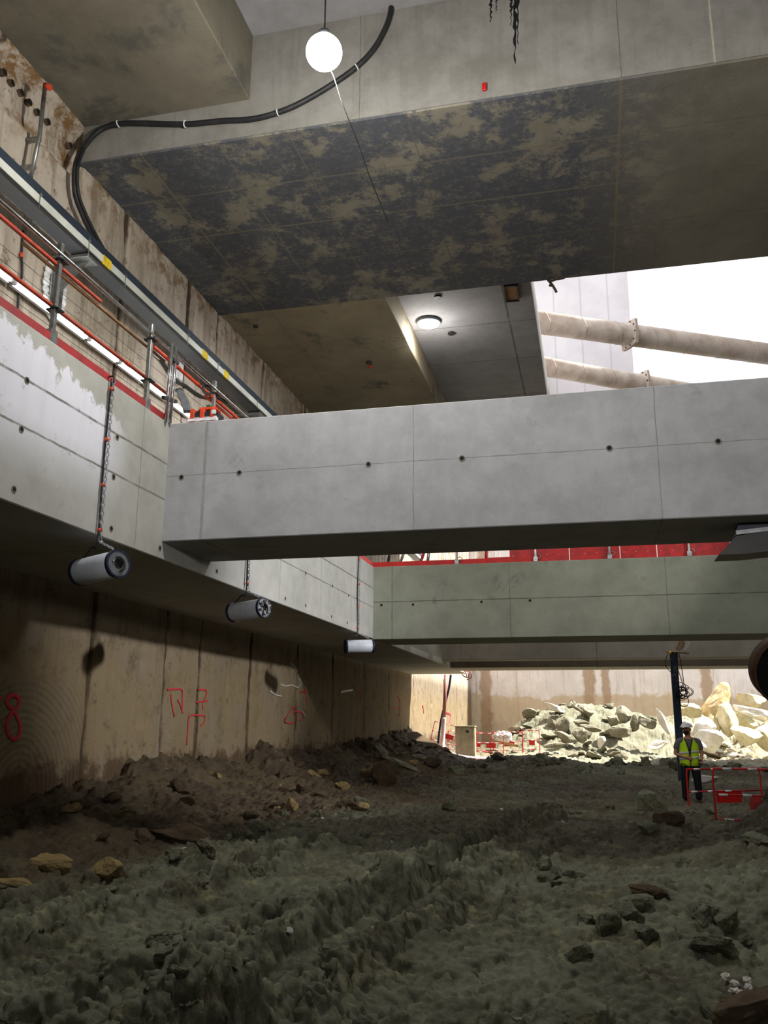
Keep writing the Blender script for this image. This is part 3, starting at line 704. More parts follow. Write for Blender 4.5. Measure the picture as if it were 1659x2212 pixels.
# ------------------------------------------------------------------ hanging white drums
def chain_links(b, a, c, pitch=.055, r=.02):
    a = Vector(a); c = Vector(c); n = max(2, int((c-a).length/pitch)); d = (c-a).normalized(); s1 = d.orthogonal().normalized(); s2 = d.cross(s1)
    for k in range(n):
        p = a+d*(k+.5)*pitch; nn = s1 if k % 2 else s2
        q = Matrix((d, nn.cross(d), nn)).transposed()
        g = []
        for i in range(8):
            an = 2*math.pi*i/8
            g.append([b.bm.verts.new(p + q @ Vector(((r*1.55+.007*math.cos(m_))*math.cos(an), (r+.007*math.cos(m_))*math.sin(an), .007*math.sin(m_)))) for m_ in (0, 1.57, 3.14, 4.71)])
        for i in range(8):
            for j in range(4): b.bm.faces.new((g[i][j], g[(i+1)%8][j], g[(i+1)%8][(j+1)%4], g[i][(j+1)%4]))
def make_drum(loc, ang, label, top, gear):
    t = thing('hanging_drum', label, 'drum', loc, 'white drums hanging along the waler'); L, R = .34, .165
    rz = Matrix.Rotation(ang, 3, 'Z') @ Matrix.Rotation(math.radians(-3), 3, 'Y'); T = lambda x, y, z: Vector(loc)+rz @ Vector((x, y, z))
    B().tube([T(-L,0,0), T(-L+.01,0,0), T(L-.01,0,0), T(L,0,0)], [R*.97,R,R,R*.97], 40).build('casing', 'tubew', t)
    for e in (-1, 1):
        B().pipe(T(e*(L-.01),0,0), T(e*(L+.04),0,0), R*1.06, R*.93, 40).build('end_ring', 'navy', t)
        pl = B().tube([T(e*(L+.005),0,0), T(e*(L+.03),0,0)], R*.95, 36).build('end_plate', 'grey' if e > 0 else 'navy', t)
        if e > 0:
            B().tube([T(L+.025,0,0), T(L+.036,0,0)], R*.36, 24).build('inlet', 'black', pl)
            B().tube(smooth_path([T(L+.04,-.04,.075), T(L+.06,0,.07), T(L+.06,.055,.02), T(L+.06,.06,-.05), T(L+.04,.02,-.09)], 5), .016, 8).build('cable_loop', 'dark', pl)
            for a in range(6 if gear else 3):
                an = a*math.tau/(6 if gear else 3)+.4
                if gear: B().bar(T(L+.04,.06*math.cos(an),.06*math.sin(an)), T(L+.075,.135*math.cos(an),.135*math.sin(an)), .035, .035).build('cooling_fin', 'palesteel', pl)
                B().ball(T(L+.04,.085*math.cos(an+.4),.085*math.sin(an+.4)), .013, sub=2).build('bolt', 'shiny', pl)
    hook = Vector(loc)+Vector((-.02,0,.33))
    b = B(); chain_links(b, (hook.x, hook.y, top), hook); chain_links(b, hook, T(L-.03,0,R+.01), .05, .016); b.build('chain', 'palesteel', t)
    B().tube(smooth_path([(hook.x-.03, hook.y, top+.01), (hook.x-.045, hook.y, (top+hook.z)/2), hook+Vector((-.03,0,.02)), T(-.15,0,R+.12), T(-L+.03,0,R+.01)], 6), .014, 8).build('power_lead', 'dark', t)
    for f in (.06, .38, .66, .93):
        z = top+(hook.z-top)*f; B().tube([(hook.x-.02, hook.y, z+.02), (hook.x-.02, hook.y, z-.02)], .03, 8).build('orange_tie', 'orange', t)
    B().tube([hook+Vector((-.05,0,.0)), hook+Vector((.04,0,.0))], .014, 8).build('hook_bar', 'shiny', t)
    B().tube(smooth_path([(hook.x, hook.y, top-.05), (hook.x, hook.y, top+.04), (hook.x-.06, hook.y, top+.05), (hook.x-.12, hook.y, top+.01)], 4), .012, 6).build('edge_hook', 'darksteel', t)
    return t
p = W(214,1227,X=-5.86); make_drum((-5.86, p.y, p.z), -.38, 'white drum with cable loop on its end plate, hanging nearest under the waler edge', 4.29, False)
p = W(536,1318,X=-5.86); make_drum((-5.86, p.y, p.z), -.36, 'white drum with toothed end, hanging midway between the first two cross beams', 4.29, True)
p = W(776,1396,X=-5.86); make_drum((-5.86, p.y, p.z), .5, 'small looking farthest white drum hanging just before the second cross beam', 4.29, False)

# ------------------------------------------------------------------ steel struts over the shaft opening
def strut(a, b_, r, label, fl, mat='pipe'):
    a = Vector(a); b_ = Vector(b_); d = (b_-a).normalized(); s_ = a-d*.79; e = a+d*13
    t = thing('steel_strut', label, 'strut', a)
    B().tube([s_, e], r, 48).build('strut_tube', mat, t)
    k = 0; ln = (e-s_).length; pos = .9
    while pos < ln-.3:
        p = s_+d*pos; B().torus(p, (d+Vector((0,0,.35))).normalized(), r*1.035, .016, 40, 6).build('weld_seam', mat, t); pos += 1.45
    f = s_+d*((Vector(fl)-s_).dot(d))
    u = d.orthogonal().normalized(); v = d.cross(u); q = Matrix((u, v, d)).transposed()
    for side in (-.035, .035):
        fb = B(); poly = [f+d*side+q @ Vector((R_*math.cos(an), R_*math.sin(an), 0)) for an, R_ in [(math.pi*k/6+.1, (r*1.62 if k % 3 == 0 else r*1.28)) for k in range(12)]]
        fl_ = fb.prism(poly, d*.045).build('flange_plate', mat, t)
        if side < 0:
            for k in range(10):
                an = k*math.tau/10; B().tube([f-d*.07+q @ Vector((r*1.16*math.cos(an), r*1.16*math.sin(an), 0)), f+d*.10+q @ Vector((r*1.16*math.cos(an), r*1.16*math.sin(an), 0))], .028, 6).build('flange_bolt', 'darksteel', fl_)
    return t
strut(W(1168,697,Z=14), W(1640,762,Z=14), .41, 'cream steel strut, the upper and nearer one crossing the bright roof opening', W(1358,724,Z=14))
strut(W(1182,793,Z=14), W(1440,838,Z=14), .39, 'cream steel strut, the lower and farther one partly hidden by the near beam', W(1387,828,Z=14))

# box-out, soffit sockets and hanging rebar around the opening
P = [W(x, y, Z=10.63) for x, y in ((1089,613),(1117,611),(1121,644),(1093,646))]
t = thing('box_out', 'brown plywood box-out set in the grey slab beside the roof opening', 'box', P[0])
B().prism(P, (0,0,-.06)).build('panel', 'ply', t)
b = B()
for i in range(4): b.bar(P[i]+Vector((0,0,-.04)), P[(i+1)%4]+Vector((0,0,-.04)), .04, .10)
b.build('frame', 'darksteel', t)
for x, y in ((946,641),(975,719)):
    p = W(x, y, Z=10.63); o = B().tube([p, p-Vector((0,0,.04))], .10, 20).build('socket_cap', 'dark', origin=p)
    tag(o, 'dark round socket in the grey slab, %s the flat ceiling lamp' % ('just beyond and above' if y < 680 else 'just right of and below'), 'socket')
for x, y, r in ((797,782,.09),(800,792,.07),(552,704,.07)):
    p = W(x, y, Z=9.915); o = B().tube([p, p-Vector((0,0,.03))], r, 16).build('socket_cap', 'orange' if y == 792 else 'dark', origin=p)
    tag(o, {782:'black socket cap on the brown low soffit, beyond its red neighbour', 792:'red socket cap on the brown low soffit beside a black one', 704:'dark socket hole in the low soffit close to the left wall'}[y], 'socket')
b = B(); rr = random.Random(3)
b.tube(smooth_path([W(*q, Y=18.5) for q in ((1180,600),(1190,612),(1196,620),(1202,631))], 4), .03, 6)
b.tube(smooth_path([W(*q, Y=18.5) for q in ((1186,604),(1192,607),(1200,604),(1208,603),(1220,600))], 4), .024, 6)
b.tube(smooth_path([W(*q, Y=18.5) for q in ((1190,613),(1187,617),(1192,618))], 4), .02, 6)
tag(b.build('bent_rebar', 'brownrock', origin=W(1190,610,Y=18.6)), 'bent rusty rebar stub poking from the far edge of the deep beam', 'rebar')

# guard boards on the second beam
t = thing('guard_rail', 'red boarded guard rail with pale mesh on top of the second cross beam', 'railing', (-1, 23.75, 4.27))
x0, x1 = W(805,1215,Y=23.72).x, W(1162,1205,Y=23.72).x
xa = W(1100,1200,Y=23.8).x
B().box(x0, xa*.35+x0*.65+1.9, 23.70, 23.73, 4.275, 4.42).build('kick_board', 'redboard', t)
B().box(xa*.35+x0*.65+1.93, x1, 23.70, 23.73, 4.275, 4.44).build('kick_board', 'redboard', t)
xs_ = [W(x, 1200, Y=23.72).x for x in (1100, 1230, 1340, 1420, 1489, 1580, 1700)]
for a, c in zip(xs_, xs_[1:]):
    pn = B().box(a+.01, c-.01, 23.76, 23.79, 4.30, 4.66).build('red_panel', 'red', t)
    k = a+.1; hb = B()
    while k < c-.1: hb.ball((k, 23.757, 4.47), .014, (1.8,.3,.6), 1); k += .31
    hb.build('pressed_slot', 'pink', pn)
for x in (987, 1157, 1317, 1489, 1640):
    X_ = W(x, 1200, Y=23.68).x; po = B().box(X_-.03, X_+.03, 23.62, 23.69, 4.27, 5.4).bevel(.005).build('post', 'steel', t)
    B().box(X_-.06, X_+.06, 23.6, 23.7, 4.27, 4.40).bevel(.005).build('post_foot', 'steel', po)
    B().torus((X_+.08, 23.66, 4.42), (0,1,0), .06, .01).build('clamp', 'steel', po)
b = B(); k = x0
while k < xs_[-1]: b.tube([(k, 23.83, 4.3), (k, 23.83, 5.3)], .004, 4, False); k += .10
for z in (4.7, 4.8, 4.95, 5.1, 5.3): b.tube([(x0, 23.83, z), (xs_[-1], 23.83, z)], .005, 4, False)
b.build('wire_mesh', 'white', t)
rr = random.Random(12)
for k, (px, m, lab) in enumerate(((842,'darksteel','dark leaning prop behind the left end of the red kick board'),(868,'steel','grey leaning tube behind the mesh near the waler corner'),(912,'redboard','red leaning tube behind the mesh, left of the first post'),(932,'steel','grey prop behind the mesh just left of the first post'),(1060,'redboard','red tilted stake behind the mesh right of the first post'))):
    p = W(px, 1212, Y=24.6); tag(B().tube([(p.x-.15, 24.6, 4.27), (p.x+rr.uniform(-.1,.35), 24.7, 5.3)], .045, 8).build('scaffold_prop', m, origin=(p.x,24.6,4.27)), lab, 'prop')

# dark steel chute bolted behind the nearest beam, and the rusty tube end at the right edge
YC = 11.5
t = thing('steel_chute', 'dark folded steel chute with pale edge strip behind the near beam at right', 'chute', W(1600,1170,Y=YC))
B().prism([W(x, y, Y=YC) for x, y in ((1553,1198),(1590,1158),(1700,1140),(1700,1186),(1610,1196))], (0,.5,0)).build('lower_plate', 'darksteel', t)
B().prism([W(x, y, Y=YC-.01) for x, y in ((1589,1146),(1700,1133),(1700,1142),(1591,1155))], (0,.3,0)).build('edge_strip', 'palesteel', t)
B().prism([W(x, y, Y=YC+.02) for x, y in ((1588,1150),(1596,1131),(1700,1122),(1700,1135))], (0,.4,0)).build('upper_plate', 'navy', t)
c0 = W(1709,1452,Y=15); dd = Vector((-.18,.9,.32)).normalized()
t = thing('steel_tube', 'rusty open ended steel tube cut off by the right edge of the picture', 'tube', c0)
B().pipe(c0, c0+dd*.3, .56, .54, 64).build('tube_wall', 'rust', t)
B().torus(c0, dd, .56, .02, 64, 6).build('rim', 'rust', t)
B().tube([c0+dd*.28, c0+dd*.3], .54, 40).build('dark_inside', 'black', t)  # black disc put in for the dark inside of the tube

# ------------------------------------------------------------------ ground hits
def hit(x, y, lo=3., hi=62.):
    d = ray(x, y); d = d/d.y; yy = np.geomspace(lo, hi, 900); zz = terrain(d.x*yy, yy, True)
    k = np.argmax(d.z*yy < zz)
    if k == 0: k = int(np.argmin(abs(d.z*yy-zz)))
    return Vector((d.x*yy[k], yy[k], float(zz[k])))
def ppm(p): return FPX/Vector(p).dot(fw)

# blue post with cross bar, timber and cable
pb = W(1457,1664,Y=30); pt_ = W(1454,1409,Y=30); g = gz(pb.x, 30)
t = thing('steel_post', 'flaking blue steel post standing in the mud beside the worker', 'post', (pb.x, 30, min(g, pb.z)-.1))
B().box(pt_.x-.115, pt_.x+.115, 29.88, 30.12, min(g, pb.z)-.15, pt_.z).bevel(.02).build('shaft', 'blue', t)
a, c = W(1437,1407,Y=29.86), W(1488,1411,Y=29.86); B().tube([a, c], .025, 8).build('cross_bar', 'wood', t)
p = W(1464,1404,Y=29.9); q = W(1474,1384,Y=29.9)
B().bar(p, q, .10, .16).build('timber_wedge', 'wood', t); B().bar(p+Vector((.16,.05,0)), q+Vector((.17,.05,0)), .10, .2).build('pale_block', 'whiterock', t)
B().tube([W(1450,1409,Y=29.8), W(1446,1411,Y=29.8)], .045, 8).build('yellow_strap', 'yellow', t)
t = thing('cable_coil', 'tangled coil of dark cable hanging on the blue post', 'cable', W(1477,1490,Y=29.8))
b = B(); rr = random.Random(8); cc = W(1477,1492,Y=29.8)
for k in range(11):
    b.torus(cc+Vector((rr.uniform(-.1,.1), rr.uniform(-.05,.05), rr.uniform(-.14,.12))), (rr.uniform(-.3,.3), -1, rr.uniform(-.4,.4)), rr.uniform(.10,.21), .013, 20, 5, rr.uniform(.6,1.2))
b.torus(cc+Vector((-.02,0,-.33)), (.2,-1,0), .15, .012, 20, 5, 1.2)
b.build('coil', 'dark', t)
for x, pth in enumerate((((1463,1408),(1464,1420),(1463,1440),(1470,1462),(1477,1484)), ((1466,1408),(1472,1440),(1478,1480)), ((1443,1411),(1438,1425),(1439,1440),(1449,1452)))):
    B().tube(smooth_path([W(*q, Y=29.82) for q in pth], 6), .012, 6).build('hanging_lead', 'dark', t)

# ------------------------------------------------------------------ barriers
def make_barrier(label, loc, ang, L=1.35, tilt=0):
    t = thing('site_barrier', label, 'barrier', loc); rz = Matrix.Rotation(ang, 3, 'Z') @ Matrix.Rotation(tilt, 3, 'Y')
    T = lambda x, z, y=0: Vector(loc)+rz @ Vector((x, y, z)); r = .019
    B().tube([T(0,-.05)]+smooth_path([T(0,.2), T(0,.88), T(.04,.98), T(.14,1.0), T(L-.14,1.0), T(L-.04,.98), T(L,.88), T(L,.2)], 5)+[T(L,-.05)], r, 10).build('frame', 'red', t)
    for z in (.53, .09): B().tube([T(0,z), T(L,z)], r*.85, 8).build('rail', 'red', t)
    B().bar(T(L*.38,.40), T(L*.72,.40), .012, .23).build('plate', 'red', t)
    for z, xs2 in ((1.0, (.18,.62,1.0)), (.53, (.08,.5,.95)), (.09, (.15,.8))):
        for x in xs2: B().tube([T(x,z), T(x+.16,z)], r*1.12, 10).build('white_band', 'white', t)
    for x in (0, L): B().bar(T(x,-.04,-.12), T(x,-.04,.12), .03, .03).build('foot', 'red', t)
    return t
make_barrier('red and white barrier beside the worker, panel leading away from its left post', (W(1490,1766,Y=20.6).x, 20.6, W(1490,1766,Y=20.6).z), math.radians(30), 1.9)
p = W(1548,1781,Y=17.9); make_barrier('red and white barrier beside the worker, nearer panel half buried by the mud mound', (p.x, 17.9, p.z), math.radians(-4), 1.6)
for (x, y, Y_, ang, L, tilt, lab) in (
    (930,1601,44.0,.1,1.5,.22,'tilted far barrier behind the pink hose by the bright wall'),
    (968,1622,45.5,.3,1.5,.0,'low far barrier just left of the khaki cabinet'),
    (985,1622,46.6,-.25,1.9,.05,'far barrier rising behind the khaki cabinet'),
    (1028,1628,45.0,.05,1.4,0,'far barrier with red plate immediately right of the khaki cabinet'),
    (1066,1624,46.2,-.02,1.5,0,'far barrier with white plastic caught in it'),
    (1130,1622,45.0,-.55,1.0,0,'rightmost far barrier, turned at an angle before the rubble heap')):
    p = W(x, y, Y=Y_); make_barrier(lab, (p.x, Y_, p.z), ang, L, tilt)
p = W(1085,1592,Y=45.8)
b = B().ball(p, .34, (1.5,.4,.8), 4)
for v in b.bm.verts: v.co += Vector((random.Random(int(v.co.x*90)).uniform(-.05,.05), .04*math.sin(v.co.z*30), .06*math.sin(v.co.x*25+v.co.z*18)))
tag(b.build('plastic_sheet', 'tarp', origin=p), 'crumpled white plastic sheet between far barriers', 'sheet')
p, q = W(1068,1601,Y=45.4), W(1120,1612,Y=45.3); tag(B().bar(p, q, .05, .12).build('timber_plank', 'wood', origin=p), 'thin pale plank leaning in the far barriers', 'plank')

# cabinet, hose and board near the far left corner
YCB = 43.2
p0, p1 = W(984,1632,Y=YCB), W(1026,1632,Y=YCB); zt_ = W(1004,1568,Y=YCB).z
t = thing('electrical_cabinet', 'khaki metal cabinet standing on the mud beside the far barriers', 'cabinet', ((p0.x+p1.x)/2, YCB, p0.z))
B().box(p0.x, p1.x, YCB, YCB+.55, p0.z-.3, zt_-.04).bevel(.012).build('body', 'cab', t)
dr_ = B().box(p0.x+.05, p1.x-.05, YCB-.025, YCB, p0.z+.05, zt_-.10).bevel(.008).build('door', 'cab', t)
B().box(p1.x-.42, p1.x-.28, YCB-.05, YCB-.02, zt_-.32, zt_-.22).bevel(.01).build('lock', 'dark', dr_)
B().box(p0.x+.28, p0.x+.31, YCB-.035, YCB-.02, p0.z+.05, zt_-.10).build('door_rib', 'cab', dr_)
B().box(p0.x-.03, p1.x+.03, YCB-.05, YCB+.58, zt_-.05, zt_).bevel(.01).build('roof_cap', 'cab', t)
pts = [W(963,1457,Y=42.9), W(961,1500,Y=42.9), W(959,1550,Y=42.9), W(957,1590,Y=42.9), W(957,1612,Y=42.8), W(963,1624,Y=42.6), W(978,1632,Y=42.4), W(1005,1637,Y=42.2), W(1035,1640,Y=42.2), W(1065,1639,Y=42.4), W(1085,1634,Y=43)]
t = thing('flexible_duct', 'pinkish hose dropping from the waler end and curving right past the cabinet', 'hose', pts[4])
B().tube(smooth_path(pts[2:], 8), .11, 14).build('ribbed_hose', 'pink', t)
B().tube([pts[0]+Vector((0,0,.0)), pts[2]+Vector((0,0,-.05))], .085, 12).build('riser_pipe', 'pinkred', t)
o = B().tube(smooth_path([W(*q, Y=43.1) for q in ((974,1457),(969,1490),(960,1525),(952,1560),(946,1606))], 6), .055, 8).build('dark_hose', 'navy', origin=W(946,1606,Y=43.1)); tag(o, 'thin dark hose slanting down the bright wall beside the pink one', 'hose')
a, c = W(885,1585,Y=40.5), W(950,1625,Y=37.8)
t = thing('timber_board', 'ribbed brown board pack leaning on the earth under the waler end', 'board', c)
b = B()
for k in range(5):
    off = Vector((.10,.16,.02))*(k-2); b.bar(a+off, c+off, .17, .10)
b.build('boards', 'brownrock', t)
b = B()
for x in (1001, 1006, 1012):
    b.tube(smooth_path([W(x-4,1449,Y=41.4), W(x+5,1452,Y=41.2), W(x+6,1463,Y=41.2), W(x-3,1457+x-1001,Y=41.4)], 4), .025, 6)
tag(b.build('rebar_hoops', 'pinkred', origin=W(1003,1450,Y=41.4)), 'thin bent rebar hoops sticking out of the waler end', 'rebar')

# ------------------------------------------------------------------ rocks
def rock(c, size, mat, seed, name='rock', rot=(0,0,0), planes=11, parent=None, rough=.06):
    rr = random.Random(seed); b = B(); r = bmesh.ops.create_icosphere(b.bm, subdivisions=4, radius=1)['verts']
    pl = []
    for k in range(planes):
        n = Vector((rr.gauss(0,1), rr.gauss(0,1), rr.gauss(0,1))).normalized(); pl.append((n, rr.uniform(.48,.86)))
    q = Matrix.Rotation(rot[2],3,'Z') @ Matrix.Rotation(rot[1],3,'Y') @ Matrix.Rotation(rot[0],3,'X')
    from mathutils import noise as mn
    for v in r:
        for n, dl in pl:
            e = v.co.dot(n)-dl
            if e > 0: v.co -= n*e
        w = v.co*2.2+Vector((seed*3.1,0,0)); v.co += v.co.normalized()*(mn.noise(w)*rough*2+mn.noise(w*3.3)*rough)
        v.co = q @ Vector((v.co.x*size[0]*1.18, v.co.y*size[1]*1.18, v.co.z*size[2]*1.18)) + Vector(c)
    return b.build(name, mat, parent, origin=c)
def prock(x, y, w, h, mat, label, cat='rock', Y=None, roll=0, seed=None, dep=None, name='rock', group=None, yaw=.3):
    """rock whose middle is seen at pixel x,y with the given size in the photograph's pixels"""
    seed = seed or int(x*7+y)
    p = W(x, y, Y=Y) if Y else hit(x, y+h*.35); s = 1/ppm(p)
    if not Y: p = p+Vector((0,0,h*.22*s))
    o = rock(p, (w/2*s, (dep or min(w, h)*.6)*s, h/2*s), mat, seed, name, (0, math.radians(roll), 0), planes=13 if Y else 11, rough=.03 if Y else .07)
    return tag(o, label, cat, group)
big = [
 (1548,1518,50,84,'orangerock','tallest tilted limestone boulder with orange streaks atop the right heap',51.5,35),
 (1489,1532,62,32,'limestone','broad rounded limestone boulder left of the orange streaked one',51.5,5),
 (1568,1556,44,64,'limestone','upright egg shaped boulder below the orange streaked one',49.5,10),
 (1622,1510,84,32,'limestone','dark topped long boulder highest at the right edge',51.5,8),
 (1628,1541,96,30,'whiterock','long pale slab boulder sloping down at the right edge',50,18),
 (1600,1555,60,40,'limestone','shaded boulder squeezed between egg shaped one and long slab',51.5,10),
 (1610,1590,66,48,'limestone','thick yellowish boulder low on the right heap',48.5,-4),
 (1540,1562,22,44,'limestone','narrow upright shard touching the egg shaped boulder',49.5,-18),
 (1520,1572,56,40,'whiterock','sunlit white boulder behind the worker shoulder',49,-15),
 (1532,1601,60,50,'whiterock','sunlit boulder right of the worker vest',47.5,20),
 (1476,1566,30,30,'limestone','small boulder between blue post and helmet',50,0),
 (1650,1590,60,56,'limestone','boulder cut by the right edge low on the heap',49.5,0),
 (1418,1610,40,22,'whiterock','flat bright slab lying left of the blue post',47,-18),
 (1347,1545,38,44,'greyrock','large grey block with crumpled face on the middle heap',52.5,10),
 (1325,1555,34,26,'greyrock','squarish grey block leaning on the crumpled one',51.5,-8),
 (1372,1561,18,32,'greyrock','upright pale slab on edge in the middle heap',52,5),
 (1396,1561,36,26,'greyrock','pentagonal grey slab right of the upright one',52,15),
 (1432,1556,16,54,'whiterock','tall thin leaning shard left of the blue post',52,-22),
 (1266,1535,30,26,'greyrock','rounded pale block on top of the left heap',53,10),
 (1198,1528,52,14,'whiterock','bright white flat slab crowning the left heap',53,14),
 (1246,1530,34,10,'greyrock','thin dark slab tilted near the left heap top',52,35),
 (1252,1562,40,14,'greyrock','flat slab stacked on the left heap centre',51,12),
 (1275,1574,44,12,'greyrock','long flat slab just under the stacked one',50.5,14),
 (1254,1590,30,34,'greyrock','tall triangular slab standing in the left heap',50,-25),
 (1220,1566,34,36,'greyrock','dark slanting block upper left in the left heap',51.5,30),
 (1196,1610,50,12,'greyrock','low flat slab at the foot of left heap',48.5,-8),
 (1112,1578,26,16,'brownrock','brown stone lying at the left end of the heap behind the barriers',53,0),
 (1222,1594,40,18,'greyrock','sloping slab halfway down the left heap',50,28),
 (1300,1602,16,26,'whiterock','small bright white chunk low between the heaps',49,10),
 (1345,1580,50,26,'greyrock','buried block below the crumpled grey one',50.5,0),
 (1512,1612,40,20,'whiterock','low white rubble lump right beside the worker elbow',46.5,0),
 (1525,1683,62,20,'whiterock','pale flat stone behind the near barrier top',26,6),
]
for i, (x, y, w, h, m, lab, Y_, roll) in enumerate(big): prock(x, y, w, h, m, lab, Y=Y_, roll=roll, seed=100+i)
near = [
 (402,1803,160,46,'brownrock','large flat brown rock lying in shadow near the left wall',4),
 (112,1862,92,40,'ochrerock','ochre block on the left bank, nearer the picture edge',8),
 (236,1882,70,48,'ochrerock','rounded ochre block right of its twin on the left bank',-5),
 (30,1905,90,22,'ochrerock','flat ochre stone at the left picture edge',2),
 (832,1672,56,60,'brownrock','dark upright boulder in the earth bank under the waler',12),
 (936,1648,34,26,'brownrock','rounded brown stone near the ribbed boards',0),
 (826,1624,18,44,'greyrock','pale leaning shard in the earth bank',-35),
 (872,1652,64,14,'greyrock','flat pale debris slab on the earth bank',22),
 (905,1635,34,10,'greyrock','small flat slab just below the ribbed boards',4),
 (895,1646,22,14,'ochrerock','little tan stone right of the debris slab',0),
 (788,1612,34,26,'brownrock','greyish lump high on the earth bank',20),
 (655,1702,34,24,'brownrock','dark stone at the foot of the bank, middle left',0),
 (632,1738,26,34,'ochrerock','upright tan stone in the bank foreground',10),
 (742,1696,40,20,'ochrerock','flat tan stone right of the dark ones on the bank',5),
 (755,1735,46,26,'brownrock','brown boulder below the tan flat stone',5),
 (785,1740,26,22,'ochrerock','small tan stone touching the brown boulder',0),
 (560,1780,50,26,'soil','grey clay lump at the left end of the churned track',10),
 (1405,1735,62,50,'soil','pale grey clay lump left of the near barrier',25),
 (1445,1765,58,40,'brownrock','dark brown lump right of the pale clay lump',0),
 (1400,1788,46,32,'soil','round clay lump just below the pale one',0),
 (1400,1925,74,30,'brownrock','reddish brown clod crest in the right foreground',10),
 (1355,1960,110,40,'soil','pale streaked clay slab in the right foreground',-20),
 (1310,1995,60,60,'soil','rounded clay boulder below the pale streaked slab',0),
 (1620,2180,170,110,'brownrock','large brown boulder in the bottom right corner',-25),
 (1262,2190,110,90,'soil','pointed greenish clay block at the bottom edge',12),
 (1255,2050,60,44,'soil','pale clay block in the centre right foreground',-20),
 (1575,1985,52,56,'soil','clay lump near the right edge of the foreground',0),
]
for i, (x, y, w, h, m, lab, roll) in enumerate(near): prock(x, y, w, h, m, lab, roll=roll, seed=300+i, rough=.06) if False else prock(x, y, w, h, m, lab, roll=roll, seed=300+i)
# white lime patches and pale chips
rr = random.Random(5)
def scatter(n, fn, mats, label, cat, group, name, s0, s1, emb=.25):
    protos = []
    for i in range(n):
        x, y = fn(); s = rr.uniform(s0, s1)
        if len(protos) < 6:
            o = rock((0,0,0), (.52, .42, .26) if 'clay' not in name else (.5,.45,.36), mats[len(protos) % len(mats)], 900+len(protos)+n, name, planes=12, rough=.03 if 'clay' not in name else .10); protos.append(o)
        else:
            o = rr.choice(protos).copy(); COL.objects.link(o)
        o.location = (x, y, gz(x, y)+s*.3*(1-2*emb)); o.scale = (s, s*rr.uniform(.7,1.2), s*rr.uniform(.6,1.3)); o.rotation_euler = (rr.uniform(-.5,.5), rr.uniform(-.5,.5), rr.uniform(0,6.3))
        tag(o, label, cat, group)
scatter(48, lambda: (rr.gauss(-.8, 2.6), rr.uniform(48, 56)), ['greyrock','soil','greyrock','brownrock'], 'small broken stone in the far left and middle rubble heaps', 'rock', 'small rubble on the left and middle heaps', 'rubble_stone', .25, .9)
scatter(60, lambda: (rr.uniform(4.5, 11.5), rr.uniform(46, 54)), ['limestone','whiterock','limestone'], 'small limestone lump at the foot of the right boulder heap', 'rock', 'small limestone lumps at the right heap', 'rubble_stone', .25, .9)
scatter(70, lambda: (rr.uniform(-8.2, -6.2), rr.uniform(11, 40)), ['brownrock','ochrerock','brownrock'], 'small brown stone on the earth bank along the left wall', 'rock', 'small stones on the left earth bank', 'bank_stone', .12, .42)
def fg():
    y = rr.uniform(5.3, 20); return rr.uniform(-.62*y if y < 11 else -6, .2*y), y
scatter(95, fg, ['soil']*4, 'loose grey green clay clod on the churned mud', 'clod', 'clay clods on the churned mud', 'clay_clod', .10, .34, .45)
scatter(55, lambda: (rr.uniform(-5, 6), rr.uniform(30, 43)), ['soil']*4, 'clay lump along the shadow edge in front of the sunlit rubble', 'clod', 'clay lumps along the shadow edge', 'clay_lump', .25, .7, .35)
scatter(34, fg, ['whiterock','greyrock'], 'pale stone chip in the churned mud', 'chip', 'pale chips in the mud', 'stone_chip', .03, .10, .1)
for x, y in ((1590,2132),(1612,2128),(1588,2150),(1600,2160),(1570,2120),(1618,2142)):
    p = hit(x, y); o = rock(p+Vector((0,0,.02)), (.034,.028,.02), 'whiterock', int(x+y), 'lime_chunk', rough=.2); tag(o, 'white lime chunk beside the bottom right brown boulder', 'chunk', 'white lime chunks at the bottom right boulder')

# ------------------------------------------------------------------ spray marks on the wall
def mark(strokes, mat, label, r=.022, X=-8.66):
    b = B()
    for s_ in strokes:
        P = smooth_path([W(x, y, X=X) for x, y in s_], 5); b.tube(P, r, 8)
    c = W(*strokes[0][0], X=X)
    for v in b.bm.verts:
        yy, zz = v.co.y, v.co.z
        s0 = .045*float(fbm(np.array([yy*1.1]), np.array([zz*.35]), 5, 81)[0]) + .02*float(fbm(np.array([yy*5.]), np.array([zz*2.]), 4, 82)[0])
        v.co.x = -8.7+s0+.012+(v.co.x-X)*.25
    return tag(b.build('spray_mark', mat, origin=c), label, 'graffiti')
E8 = [[(36,1502),(46,1510),(44,1526),(34,1535),(24,1546),(17,1562),(19,1580),(28,1594),(40,1596),(48,1582),(47,1562),(40,1546),(33,1535),(22,1525),(18,1514),(26,1503),(36,1502)]]
mark(E8, 'spray', 'large red sprayed figure eight on the wall at left', .035)
mark([[(-8,1506),(2,1508),(7,1505)], [(-6,1596),(2,1603)]], 'spray', 'cut off red sprayed strokes at the left picture edge', .03)
mark([[(364,1490),(378,1489),(396,1490),(397,1505),(397,1525),(396,1540)], [(372,1500),(374,1520),(379,1548)], [(386,1512),(391,1522),(398,1540)]], 'spray', 'faded red sprayed digits on the shaded wall, left of the pair', .02)
mark([[(430,1490),(448,1491),(447,1505),(440,1517),(440,1535)], [(425,1517),(451,1514)], [(406,1610),(408,1570),(411,1547),(428,1545),(444,1547),(443,1560),(434,1569)]], 'spray', 'faded red sprayed strokes on the shaded wall, right of the pair', .018)
mark([[(632,1530),(638,1529),(639,1560),(620,1558),(632,1534)], [(640,1537),(656,1540),(657,1552),(650,1556)], [(660,1487),(664,1505),(665,1522)], [(651,1494),(664,1495)]], 'spray', 'red sprayed number on the wall below the white scribble', .025)
